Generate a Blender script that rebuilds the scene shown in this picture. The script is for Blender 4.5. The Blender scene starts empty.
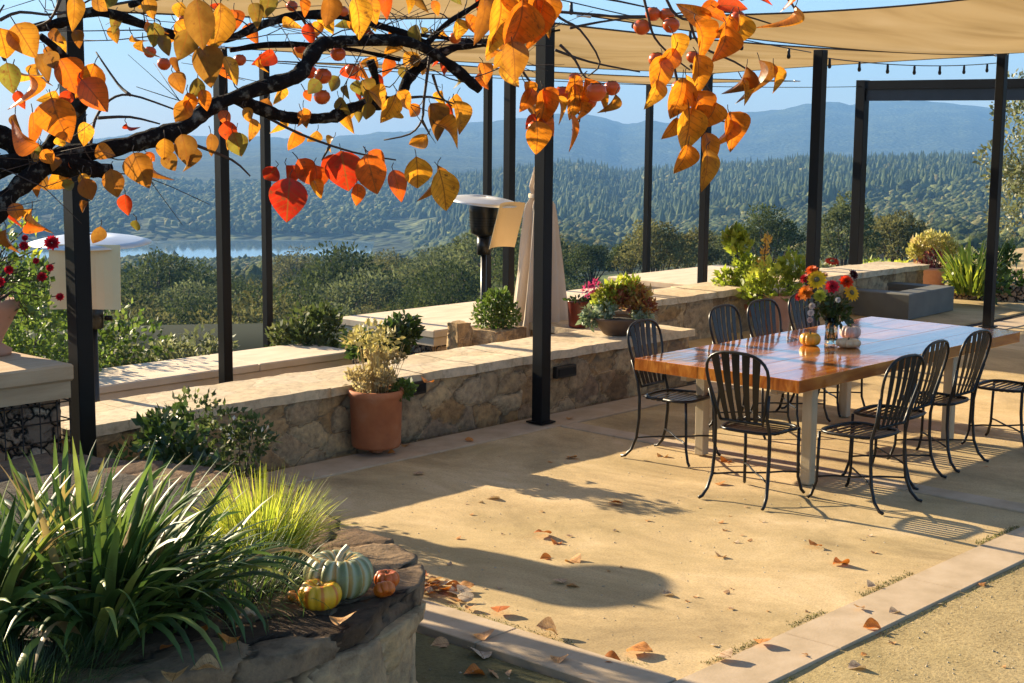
import bpy, math, random
import numpy as np
from mathutils import Vector, Matrix, noise
rng = np.random.default_rng(7)
random.seed(7)
R = math.radians
scn = bpy.context.scene
col = scn.collection

# ------------------------------------------------------------------ camera
FPX, PITCH, ROLL, YAW, CH = 1502., R(8.26), R(.515), R(42.39), 2.4
cp, sp = math.cos(PITCH), math.sin(PITCH)
Fh = np.array([math.cos(YAW), math.sin(YAW), 0.]); Rt = np.array([math.sin(YAW), -math.cos(YAW), 0.]); Zv = np.array([0, 0, 1.])
FW = cp*Fh - sp*Zv; UP = sp*Fh + cp*Zv
cr, sr = math.cos(ROLL), math.sin(ROLL)
RX = cr*Rt + sr*UP; UX = -sr*Rt + cr*UP
CAM = np.array([0, 0, CH])
def ray(x, y): return FW + RX*(x-512)/FPX - UX*(y-341.5)/FPX
def G(x, y, z=0.):                      # a measured point lying at height z
    r = ray(x, y); return CAM + r*(z-CH)/r[2]
def D(x, y, d): return CAM + ray(x, y)*d
camd = bpy.data.cameras.new('camera'); cam = bpy.data.objects.new('camera', camd); col.objects.link(cam)
M4 = Matrix(((RX[0], UX[0], -FW[0], 0), (RX[1], UX[1], -FW[1], 0), (RX[2], UX[2], -FW[2], CH), (0, 0, 0, 1)))
cam.matrix_world = M4
camd.sensor_width = 36; camd.lens = FPX/1024*36; camd.clip_start = .05; camd.clip_end = 40000
scn.camera = cam

# ------------------------------------------------------------------ materials
def newmat(name):
    m = bpy.data.materials.new(name); m.use_nodes = True
    nt = m.node_tree; b = nt.nodes['Principled BSDF']; return m, nt, b
def N(nt, t, **kw):
    n = nt.nodes.new(t)
    for k, v in kw.items():
        if k in n.inputs: n.inputs[k].default_value = v
        else: setattr(n, k, v)
    return n
def L(nt, a, b): nt.links.new(a, b)
def ramp(nt, stops, interp='LINEAR'):
    n = nt.nodes.new('ShaderNodeValToRGB'); e = n.color_ramp; e.interpolation = interp
    while len(e.elements) < len(stops): e.elements.new(.5)
    for el, (p, c) in zip(e.elements, stops): el.position = p; el.color = (*c, 1)
    return n
def coords(nt, scale=(1, 1, 1), kind='Object'):
    t = nt.nodes.new('ShaderNodeTexCoord'); mp = nt.nodes.new('ShaderNodeMapping'); mp.inputs['Scale'].default_value = scale
    L(nt, t.outputs[kind], mp.inputs[0]); return mp.outputs[0]
def noisy(name, stops, scale=5, rough=.8, bump=.2, bscale=None, detail=6, metallic=0, stretch=(1, 1, 1), spec=.4, dist=.02, bdetail=8):
    m, nt, b = newmat(name); v = coords(nt, stretch)
    n = N(nt, 'ShaderNodeTexNoise', Scale=scale, Detail=detail, Roughness=.6); L(nt, v, n.inputs['Vector'])
    r = ramp(nt, stops); L(nt, n.outputs['Fac'], r.inputs[0]); L(nt, r.outputs[0], b.inputs['Base Color'])
    b.inputs['Roughness'].default_value = rough; b.inputs['Metallic'].default_value = metallic; b.inputs['Specular IOR Level'].default_value = spec
    if bump:
        n2 = N(nt, 'ShaderNodeTexNoise', Scale=bscale or scale*4, Detail=bdetail, Roughness=.65); L(nt, v, n2.inputs['Vector'])
        bp = N(nt, 'ShaderNodeBump', Strength=bump, Distance=dist); L(nt, n2.outputs['Fac'], bp.inputs['Height']); L(nt, bp.outputs[0], b.inputs['Normal'])
    return m
def leafmat(name, stops, rough=.45, trans=.35, spec=.5, tcol=1.6, interp='LINEAR', vein=False):
    m, nt, b = newmat(name)
    a = nt.nodes.new('ShaderNodeAttribute'); a.attribute_name = 'rnd'
    r = ramp(nt, stops, interp); L(nt, a.outputs['Fac'], r.inputs[0])
    v = coords(nt); n = N(nt, 'ShaderNodeTexNoise', Scale=(30 if vein else 9), Detail=4); L(nt, v, n.inputs['Vector'])
    mx = N(nt, 'ShaderNodeMix', data_type='RGBA', blend_type='MULTIPLY'); mx.inputs[0].default_value = 1
    r2 = ramp(nt, [(.3, (.62, .55, .5)), (.55, (1, 1, 1)), (.75, (1.15, 1.12, .9))]); L(nt, n.outputs['Fac'], r2.inputs[0])
    L(nt, r.outputs[0], mx.inputs[6]); L(nt, r2.outputs[0], mx.inputs[7])
    L(nt, mx.outputs[2], b.inputs['Base Color'])
    b.inputs['Roughness'].default_value = rough; b.inputs['Specular IOR Level'].default_value = spec
    t = nt.nodes.new('ShaderNodeBsdfTranslucent'); g = N(nt, 'ShaderNodeMix', data_type='RGBA', blend_type='MULTIPLY'); g.inputs[0].default_value = 1
    g.inputs[7].default_value = (tcol, tcol, tcol*.8, 1); L(nt, mx.outputs[2], g.inputs[6]); L(nt, g.outputs[2], t.inputs[0])
    ms = nt.nodes.new('ShaderNodeMixShader'); ms.inputs[0].default_value = trans
    L(nt, b.outputs[0], ms.inputs[1]); L(nt, t.outputs[0], ms.inputs[2]); L(nt, ms.outputs[0], nt.nodes['Material Output'].inputs[0])
    if vein:
        lu = nt.nodes.new('ShaderNodeAttribute'); lu.attribute_name = 'luv'; sx = nt.nodes.new('ShaderNodeSeparateXYZ'); L(nt, lu.outputs['Vector'], sx.inputs[0])
        def mth(op, a_, b_=None, c_=None):
            q = nt.nodes.new('ShaderNodeMath'); q.operation = op
            for i_, v_ in enumerate((a_, b_, c_)):
                if v_ is None: continue
                if isinstance(v_, (int, float)): q.inputs[i_].default_value = v_
                else: L(nt, v_, q.inputs[i_])
            return q.outputs[0]
        ax = mth('ABSOLUTE', sx.outputs[0]); ph = mth('MULTIPLY_ADD', ax, -26., mth('MULTIPLY', sx.outputs[1], 44.)); sv = mth('POWER', mth('MULTIPLY_ADD', mth('COSINE', ph), .5, .5), 14.)
        mid = mth('LESS_THAN', ax, .018); vv = mth('MAXIMUM', mth('MULTIPLY', sv, .5), mid)
        mv = N(nt, 'ShaderNodeMix', data_type='RGBA'); L(nt, mth('MULTIPLY', vv, .8), mv.inputs[0]); L(nt, mx.outputs[2], mv.inputs[6]); mv.inputs[7].default_value = (.2, .07, .015, 1)
        n2 = N(nt, 'ShaderNodeTexNoise', Scale=55, Detail=5, Roughness=.7); L(nt, v, n2.inputs['Vector']); rs = ramp(nt, [(.56, (0, 0, 0)), (.68, (.85, .85, .85))]); L(nt, n2.outputs['Fac'], rs.inputs[0])
        m3 = N(nt, 'ShaderNodeMix', data_type='RGBA'); L(nt, rs.outputs[0], m3.inputs[0]); L(nt, mv.outputs[2], m3.inputs[6]); m3.inputs[7].default_value = (.12, .04, .015, 1)
        L(nt, m3.outputs[2], b.inputs['Base Color']); L(nt, m3.outputs[2], g.inputs[6])
        bp = N(nt, 'ShaderNodeBump', Strength=.35, Distance=.004); L(nt, n.outputs['Fac'], bp.inputs['Height']); L(nt, bp.outputs[0], b.inputs['Normal'])
    return m
def plain(name, c, rough=.5, metallic=0, spec=.5):
    d = tuple(x*.8 for x in c)
    return noisy(name, [(.35, d), (.65, c)], 6, rough, .05, metallic=metallic, spec=spec)

def stone_mat(name, tones, mortar, scale, edge=.035, bump=.6, stretch=(1, 1, 1), dirt=.5):
    m, nt, b = newmat(name); v0 = coords(nt, stretch)
    nz = N(nt, 'ShaderNodeTexNoise', Scale=3.5, Detail=3); L(nt, v0, nz.inputs['Vector'])
    av = nt.nodes.new('ShaderNodeVectorMath'); av.operation = 'MULTIPLY_ADD'; av.inputs[1].default_value = (.2, .2, .2)
    L(nt, nz.outputs['Color'], av.inputs[0]); L(nt, v0, av.inputs[2])
    nz2 = N(nt, 'ShaderNodeTexNoise', Scale=16, Detail=4); L(nt, v0, nz2.inputs['Vector']); aw = nt.nodes.new('ShaderNodeVectorMath'); aw.operation = 'MULTIPLY_ADD'; aw.inputs[1].default_value = (.09, .09, .09)
    L(nt, nz2.outputs['Color'], aw.inputs[0]); L(nt, av.outputs[0], aw.inputs[2]); v = aw.outputs[0]
    c = N(nt, 'ShaderNodeTexVoronoi', Scale=scale); L(nt, v, c.inputs['Vector'])
    e = N(nt, 'ShaderNodeTexVoronoi', feature='DISTANCE_TO_EDGE', Scale=scale); L(nt, v, e.inputs['Vector'])
    sep = nt.nodes.new('ShaderNodeSeparateColor'); L(nt, c.outputs['Color'], sep.inputs[0])
    k = len(tones); r = ramp(nt, [(i/k, t) for i, t in enumerate(tones)], 'CONSTANT'); L(nt, sep.outputs[0], r.inputs[0])
    n = N(nt, 'ShaderNodeTexNoise', Scale=14, Detail=8, Roughness=.7); L(nt, v0, n.inputs['Vector'])
    r2 = ramp(nt, [(.25, (.45, .4, .36)), (.5, (.95, .95, .95)), (.75, (1.25, 1.2, 1.1))]); L(nt, n.outputs['Fac'], r2.inputs[0])
    mx = N(nt, 'ShaderNodeMix', data_type='RGBA', blend_type='MULTIPLY'); mx.inputs[0].default_value = .8; L(nt, r.outputs[0], mx.inputs[6]); L(nt, r2.outputs[0], mx.inputs[7])
    er = ramp(nt, [(edge*.4, (0, 0, 0)), (edge*1.4, (1, 1, 1))]); L(nt, e.outputs['Distance'], er.inputs[0])
    mm = N(nt, 'ShaderNodeMix', data_type='RGBA'); mm.inputs[6].default_value = (*mortar, 1); L(nt, er.outputs[0], mm.inputs[0]); L(nt, mx.outputs[2], mm.inputs[7])
    L(nt, mm.outputs[2], b.inputs['Base Color']); b.inputs['Roughness'].default_value = .85; b.inputs['Specular IOR Level'].default_value = .25
    er2 = ramp(nt, [(0, (0, 0, 0)), (edge*2.5, (1, 1, 1))]); L(nt, e.outputs['Distance'], er2.inputs[0])
    b1 = N(nt, 'ShaderNodeBump', Strength=bump, Distance=.03); L(nt, er2.outputs[0], b1.inputs['Height'])
    b2 = N(nt, 'ShaderNodeBump', Strength=.55, Distance=.012); L(nt, n.outputs['Fac'], b2.inputs['Height']); L(nt, b1.outputs[0], b2.inputs['Normal']); L(nt, b2.outputs[0], b.inputs['Normal'])
    return m

def rock_mat(name, tones, mortar, dscale=14, bump=.6):
    m, nt, b = newmat(name); v0 = coords(nt)
    at = nt.nodes.new('ShaderNodeAttribute'); at.attribute_name = 'cell'; sx = nt.nodes.new('ShaderNodeSeparateXYZ'); L(nt, at.outputs['Vector'], sx.inputs[0])
    k = len(tones); r = ramp(nt, [(i/max(1, k-1), t) for i, t in enumerate(tones)]); L(nt, sx.outputs[0], r.inputs[0])
    n = N(nt, 'ShaderNodeTexNoise', Scale=dscale, Detail=9, Roughness=.72); L(nt, v0, n.inputs['Vector'])
    r2 = ramp(nt, [(.3, (.35, .3, .26)), (.46, (.85, .82, .8)), (.66, (1.45, 1.36, 1.2))]); L(nt, n.outputs['Fac'], r2.inputs[0])
    mx = N(nt, 'ShaderNodeMix', data_type='RGBA', blend_type='MULTIPLY'); mx.inputs[0].default_value = .85; L(nt, r.outputs[0], mx.inputs[6]); L(nt, r2.outputs[0], mx.inputs[7])
    er = ramp(nt, [(.05, (0, 0, 0)), (.4, (1, 1, 1))]); L(nt, sx.outputs[1], er.inputs[0])
    mm = N(nt, 'ShaderNodeMix', data_type='RGBA'); mm.inputs[6].default_value = (*mortar, 1); L(nt, er.outputs[0], mm.inputs[0]); L(nt, mx.outputs[2], mm.inputs[7])
    L(nt, mm.outputs[2], b.inputs['Base Color']); b.inputs['Roughness'].default_value = .92; b.inputs['Specular IOR Level'].default_value = .12
    n3 = N(nt, 'ShaderNodeTexNoise', Scale=dscale*3.5, Detail=6, Roughness=.7); L(nt, v0, n3.inputs['Vector'])
    b1 = N(nt, 'ShaderNodeBump', Strength=bump, Distance=.03); L(nt, n.outputs['Fac'], b1.inputs['Height'])
    b2 = N(nt, 'ShaderNodeBump', Strength=.5, Distance=.006); L(nt, n3.outputs['Fac'], b2.inputs['Height']); L(nt, b1.outputs[0], b2.inputs['Normal']); L(nt, b2.outputs[0], b.inputs['Normal'])
    return m
MT = {}
MT['rock'] = rock_mat('field_stone_blocks', [(.2, .12, .065), (.42, .29, .15), (.28, .19, .12), (.5, .36, .2), (.36, .22, .1), (.24, .17, .11), (.46, .34, .2), (.34, .24, .14), (.52, .4, .25)], (.2, .145, .09))
MT['rockplanter'] = rock_mat('split_planter_stone', [(.46, .32, .18), (.58, .41, .24), (.34, .22, .12), (.64, .48, .3), (.5, .34, .18)], (.09, .06, .04), 9, 1.)
MT['rockrim'] = rock_mat('dark_rim_stone', [(.1, .065, .04), (.2, .13, .08), (.06, .042, .03), (.3, .21, .13), (.13, .085, .055)], (.02, .015, .012), 9, 1.)

MT['steel'] = noisy('powder_coated_steel', [(.3, (.003, .003, .0035)), (.7, (.006, .006, .007))], 3, .45, .04, spec=.18)
MT['iron'] = noisy('black_wrought_iron', [(.3, (.004, .004, .004)), (.7, (.009, .008, .008))], 12, .36, .15, 60, spec=.35, dist=.003)
MT['darkgrey'] = plain('dark_grey_aluminium', (.035, .037, .042), .5)
def gravel(name, stops, coarse, moss=.35):
    m, nt, b = newmat(name); v = coords(nt)
    n = N(nt, 'ShaderNodeTexNoise', Scale=1.3, Detail=10, Roughness=.68, Distortion=.7); L(nt, coords(nt, (1, .6, 1)), n.inputs['Vector'])
    r = ramp(nt, stops); L(nt, n.outputs['Fac'], r.inputs[0])
    f = N(nt, 'ShaderNodeTexNoise', Scale=90 if not coarse else 55, Detail=4, Roughness=.75); L(nt, v, f.inputs['Vector'])
    r2 = ramp(nt, [(.32, (.55, .5, .42)), (.5, (1, 1, 1)), (.7, (1.3, 1.28, 1.2))]); L(nt, f.outputs['Fac'], r2.inputs[0])
    mx = N(nt, 'ShaderNodeMix', data_type='RGBA', blend_type='MULTIPLY'); mx.inputs[0].default_value = .9 if coarse else .6; L(nt, r.outputs[0], mx.inputs[6]); L(nt, r2.outputs[0], mx.inputs[7])
    n3 = N(nt, 'ShaderNodeTexNoise', Scale=.45, Detail=5, Roughness=.6, Distortion=1.2); L(nt, v, n3.inputs['Vector'])
    r3 = ramp(nt, [(.45, (0, 0, 0)), (.7, (moss, moss, moss))]); L(nt, n3.outputs['Fac'], r3.inputs[0])
    m2 = N(nt, 'ShaderNodeMix', data_type='RGBA'); m2.inputs[7].default_value = (.3, .235, .09, 1); L(nt, r3.outputs[0], m2.inputs[0]); L(nt, mx.outputs[2], m2.inputs[6])
    L(nt, m2.outputs[2], b.inputs['Base Color']); b.inputs['Roughness'].default_value = .9; b.inputs['Specular IOR Level'].default_value = .2
    b1 = N(nt, 'ShaderNodeBump', Strength=.5 if coarse else .3, Distance=.012 if coarse else .006); L(nt, f.outputs['Fac'], b1.inputs['Height'])
    n4 = N(nt, 'ShaderNodeTexNoise', Scale=3.2, Detail=5, Distortion=.6); L(nt, coords(nt, (1, .45, 1)), n4.inputs['Vector'])
    b2 = N(nt, 'ShaderNodeBump', Strength=.35, Distance=.05); L(nt, n4.outputs['Fac'], b2.inputs['Height']); L(nt, b1.outputs[0], b2.inputs['Normal']); L(nt, b2.outputs[0], b.inputs['Normal'])
    return m
MT['gravel'] = gravel('decomposed_granite', [(.3, (.27, .195, .1)), (.44, (.42, .305, .155)), (.56, (.54, .395, .21)), (.72, (.67, .505, .3))], False)
MT['gravel2'] = gravel('loose_gravel', [(.25, (.25, .185, .085)), (.5, (.4, .3, .145)), (.75, (.5, .38, .2))], True, .5)
MT['shadedmoss'] = gravel('shaded_mossy_soil', [(.25, (.07, .07, .03)), (.5, (.12, .11, .05)), (.75, (.2, .16, .08))], True, .6)  # mossy gravel with the shade beside the planter darkened into its colour
MT['paver'] = noisy('concrete_band', [(.3, (.38, .28, .17)), (.55, (.48, .36, .235)), (.8, (.55, .43, .3))], 4, .85, .25, 70, dist=.006)
MT['stone'] = stone_mat('field_stone', [(.3, .19, .09), (.4, .27, .14), (.24, .14, .07), (.48, .34, .19), (.36, .22, .09), (.2, .15, .1), (.42, .29, .14), (.35, .25, .15)], (.22, .155, .09), 4.6, .02)
MT['capstone'] = stone_mat('cap_stone', [(.58, .46, .3), (.64, .52, .36), (.55, .43, .28), (.6, .48, .33)], (.45, .35, .23), 2.2, .01, .12)
MT['gabionstone'] = stone_mat('gabion_stone', [(.36, .22, .13), (.46, .3, .19), (.26, .17, .11), (.55, .4, .27), (.4, .25, .14)], (.012, .01, .008), 7.5, .06, 1.)
MT['slab'] = noisy('cream_slab', [(.25, (.56, .43, .29)), (.5, (.68, .54, .38)), (.75, (.76, .63, .46))], 2.2, .75, .15, 40, stretch=(1, 3, 1), dist=.005)
MT['shadedslab'] = noisy('shaded_cream_slab', [(.3, (.4, .26, .14)), (.6, (.52, .36, .21)), (.8, (.6, .44, .27))], 5, .8, .3, 30, stretch=(.4, 3, 3), dist=.006)  # darker tan copy of the cream slab, shade painted into its colour
MT['wire'] = plain('rusted_wire', (.05, .035, .025), .6, .5)
MT['planterstone'] = noisy('rough_split_stone', [(.3, (.1, .065, .04)), (.42, (.3, .21, .13)), (.55, (.42, .31, .2)), (.7, (.54, .42, .28))], 5., .9, 1., 13, stretch=(1.2, 1.2, .35), dist=.05, spec=.1)
_unused = stone_mat('planter_stone', [(.42, .31, .2), (.34, .24, .15), (.5, .39, .26), (.3, .21, .14), (.4, .28, .17)], (.1, .075, .055), 1.7, .012, .9, stretch=(1.6, 1.6, .7))
MT['plantertop'] = noisy('dark_weathered_stone', [(.25, (.04, .028, .02)), (.45, (.1, .07, .048)), (.58, (.2, .145, .095)), (.75, (.34, .26, .18))], 6.5, .95, 1., 20, dist=.06, spec=.05)
MT['soil'] = noisy('planter_soil', [(.3, (.02, .014, .008)), (.7, (.06, .042, .025))], 12, .95, .8, 30, dist=.04)
MT['concrete'] = noisy('grey_concrete', [(.3, (.1, .1, .088)), (.7, (.15, .145, .125))], 3, .7, .1, 40)
MT['terracotta'] = noisy('terracotta', [(.3, (.34, .1, .035)), (.55, (.45, .15, .055)), (.75, (.5, .22, .11))], 5, .75, .15, 30, dist=.004)
MT['pinkpot'] = noisy('pale_terracotta', [(.3, (.42, .2, .12)), (.7, (.52, .28, .18))], 5, .8, .15, 30, dist=.004)
MT['redpot'] = plain('oxblood_glaze', (.17, .028, .015), .35)
MT['darkpot'] = noisy('brown_bowl', [(.3, (.07, .045, .03)), (.7, (.14, .09, .06))], 8, .7, .2, 40, dist=.004)
MT['canvas'] = None
MT['tan_metal'] = noisy('tan_reflector', [(.3, (.72, .55, .32)), (.7, (.8, .63, .39))], 2, .45, .03, metallic=.75)
MT['alu'] = noisy('brushed_aluminium', [(.3, (.62, .62, .62)), (.7, (.75, .75, .74))], 4, .42, .04, metallic=.6)
MT['blackmetal'] = plain('black_burner', (.012, .012, .013), .35, .3)
MT['legwood'] = noisy('pale_table_leg', [(.3, (.4, .32, .2)), (.7, (.5, .42, .28))], 3, .55, .05, stretch=(8, 8, 1))
# sail cloth
def sailmat(nm='shade_sail_cloth', stops=((.3, (.34, .22, .09)), (.5, (.48, .33, .15)), (.7, (.55, .39, .2))), tr=.6):
    m, nt, b = newmat(nm); v = coords(nt)
    n = N(nt, 'ShaderNodeTexNoise', Scale=.7, Detail=6, Distortion=.6); L(nt, coords(nt, (.5, 2.5, 1)), n.inputs['Vector'])
    r = ramp(nt, list(stops)); L(nt, n.outputs['Fac'], r.inputs[0]); L(nt, r.outputs[0], b.inputs['Base Color'])
    b.inputs['Roughness'].default_value = .9
    t = nt.nodes.new('ShaderNodeBsdfTranslucent'); L(nt, r.outputs[0], t.inputs[0]); ms = nt.nodes.new('ShaderNodeMixShader'); ms.inputs[0].default_value = tr
    L(nt, b.outputs[0], ms.inputs[1]); L(nt, t.outputs[0], ms.inputs[2]); L(nt, ms.outputs[0], nt.nodes['Material Output'].inputs[0])
    bp = N(nt, 'ShaderNodeBump', Strength=.4, Distance=.06); L(nt, n.outputs['Fac'], bp.inputs['Height']); L(nt, bp.outputs[0], b.inputs['Normal'])
    return m
MT['sail'] = sailmat(); MT['canvas'] = sailmat('umbrella_canvas', ((.3, (.66, .54, .42)), (.7, (.8, .68, .54))), .25); MT['sailseam'] = sailmat('sail_seam', ((.3, (.34, .22, .1)), (.7, (.4, .27, .13))), .2)
def tablemat():
    m, nt, b = newmat('varnished_redwood'); v = coords(nt, (.6, 7, 2))
    n = N(nt, 'ShaderNodeTexNoise', Scale=2.4, Detail=9, Roughness=.6, Distortion=.8); L(nt, v, n.inputs['Vector'])
    r = ramp(nt, [(.28, (.2, .042, .007)), (.45, (.42, .12, .016)), (.6, (.62, .23, .035)), (.78, (.74, .35, .08))]); L(nt, n.outputs['Fac'], r.inputs[0]); L(nt, r.outputs[0], b.inputs['Base Color'])
    b.inputs['Roughness'].default_value = .16; b.inputs['Specular IOR Level'].default_value = .6
    b.inputs['Coat Weight'].default_value = .8; b.inputs['Coat Roughness'].default_value = .06; b.inputs['Coat IOR'].default_value = 1.6
    n2 = N(nt, 'ShaderNodeTexNoise', Scale=2.2, Detail=3); L(nt, coords(nt, (1, 3, 1)), n2.inputs['Vector'])
    bp = N(nt, 'ShaderNodeBump', Strength=.12, Distance=.02); L(nt, n2.outputs['Fac'], bp.inputs['Height']); L(nt, bp.outputs[0], b.inputs['Normal']); L(nt, bp.outputs[0], b.inputs['Coat Normal'])
    return m
MT['table'] = tablemat()
MT['bark'] = noisy('dark_lichened_bark', [(.3, (.006, .005, .005)), (.56, (.018, .014, .012)), (.62, (.09, .085, .07)), (.75, (.2, .2, .17))], 38, .95, 1., 60, dist=.012, spec=.1)
MT['oakbark'] = noisy('oak_bark', [(.3, (.05, .035, .025)), (.7, (.12, .09, .065))], 8, .9, .5, 20)
MT['twig'] = plain('twig_bark', (.06, .04, .03), .8)
MT['persleaf'] = leafmat('persimmon_leaf', [(0, (.4, .02, .008)), (.12, (.5, .045, .01)), (.25, (.56, .11, .01)), (.5, (.6, .19, .012)), (.72, (.68, .32, .025)), (.86, (.24, .08, .015)), (1, (.18, .16, .03))], .38, .48, .5, 1.35, vein=True)  # dark brown stop near the end imitates leaves in shade
MT['fallleaf'] = leafmat('fallen_leaf', [(0, (.5, .14, .03)), (.3, (.65, .22, .03)), (.5, (.6, .33, .12)), (.75, (.55, .4, .26)), (1, (.62, .52, .38))], .55, .25, .4, 1.2, vein=True)
MT['fruit'] = noisy('persimmon_skin', [(.3, (.55, .06, .01)), (.7, (.7, .14, .02))], 6, .3, .05)
MT['calyx'] = plain('dry_calyx', (.12, .1, .04), .8)
MT['strap'] = leafmat('strap_leaf', [(0, (.04, .08, .02)), (.5, (.08, .145, .035)), (.8, (.15, .22, .05)), (.93, (.3, .33, .07)), (.97, (.42, .3, .13)), (1, (.3, .2, .1))], .42, .34, .32, 1.4)
MT['grass'] = leafmat('bright_sedge', [(0, (.1, .14, .02)), (.5, (.28, .34, .04)), (1, (.5, .48, .08))], .5, .6, .3, 1.7)
MT['dkleaf'] = leafmat('dark_green_leaf', [(0, (.02, .045, .012)), (.6, (.05, .09, .02)), (1, (.11, .16, .04))], .45, .3)
MT['shrubleaf'] = leafmat('dull_green_leaf', [(0, (.03, .05, .016)), (.6, (.08, .11, .035)), (1, (.2, .22, .1))], .6, .3, .25)
MT['mdleaf'] = leafmat('mid_green_leaf', [(0, (.04, .075, .015)), (.6, (.1, .16, .03)), (1, (.22, .28, .06))], .5, .38)
MT['ltleaf'] = leafmat('yellow_green_leaf', [(0, (.12, .18, .02)), (.5, (.28, .34, .04)), (1, (.5, .5, .08))], .5, .45)
MT['strawyellow'] = leafmat('straw_yellow_leaf', [(0, (.28, .25, .09)), (.6, (.46, .4, .16)), (1, (.58, .5, .24))], .6, .35)
MT['olive'] = leafmat('grey_olive_leaf', [(0, (.09, .11, .05)), (.6, (.18, .2, .1)), (1, (.34, .35, .22))], .55, .3)
MT['dryleaf'] = leafmat('straw_stem', [(0, (.3, .22, .1)), (.5, (.45, .36, .19)), (1, (.55, .5, .28))], .7, .35)
MT['sedum'] = leafmat('bronze_sedum', [(0, (.12, .02, .02)), (.35, (.3, .08, .04)), (.6, (.45, .25, .07)), (1, (.5, .42, .12))], .45, .35)
MT['silver'] = leafmat('silvery_leaf', [(0, (.14, .2, .12)), (.6, (.24, .31, .2)), (1, (.4, .46, .33))], .5, .3)
MT['oak1'] = leafmat('oak_foliage', [(0, (.024, .038, .014)), (.5, (.06, .082, .03)), (1, (.13, .16, .055))], .85, .22, .05)
MT['oak2'] = leafmat('olive_brown_foliage', [(0, (.05, .05, .022)), (.5, (.14, .14, .06)), (1, (.26, .25, .11))], .85, .25, .05)
MT['oak3'] = leafmat('grey_green_foliage', [(0, (.045, .06, .03)), (.5, (.12, .145, .07)), (1, (.23, .26, .13))], .85, .25, .05)

# ------------------------------------------------------------------ mesh helpers
def mesh_np(name, V, quads=None, tris=None, rnd=None, smooth=False, luv=None):
    V = np.asarray(V, dtype=np.float32); me = bpy.data.meshes.new(name)
    nq = 0 if quads is None else len(quads); ntr = 0 if tris is None else len(tris)
    me.vertices.add(len(V)); me.vertices.foreach_set('co', V.ravel())
    me.loops.add(nq*4+ntr*3); idx = []
    if nq: idx.append(np.asarray(quads, dtype=np.int32).ravel())
    if ntr: idx.append(np.asarray(tris, dtype=np.int32).ravel())
    me.loops.foreach_set('vertex_index', np.concatenate(idx))
    me.polygons.add(nq+ntr)
    st = np.concatenate([np.arange(nq)*4, nq*4+np.arange(ntr)*3]).astype(np.int32); me.polygons.foreach_set('loop_start', st)
    me.update(calc_edges=True)
    if luv is not None:
        a = me.attributes.new('luv', 'FLOAT_VECTOR', 'POINT'); a.data.foreach_set('vector', np.tile(luv, (len(V)//len(luv), 1)).astype(np.float32).ravel())
    if rnd is not None:
        a = me.attributes.new('rnd', 'FLOAT', 'FACE'); a.data.foreach_set('value', np.asarray(rnd, dtype=np.float32))
    if smooth: me.polygons.foreach_set('use_smooth', np.ones(nq+ntr, dtype=bool))
    return me
def link(name, me, mat, parent=None, **tags):
    o = bpy.data.objects.new(name, me); col.objects.link(o)
    if mat is not None and me is not None and len(me.materials) == 0: me.materials.append(mat)
    if parent: o.parent = parent
    for k, v in tags.items(): o[k] = v
    return o
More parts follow.
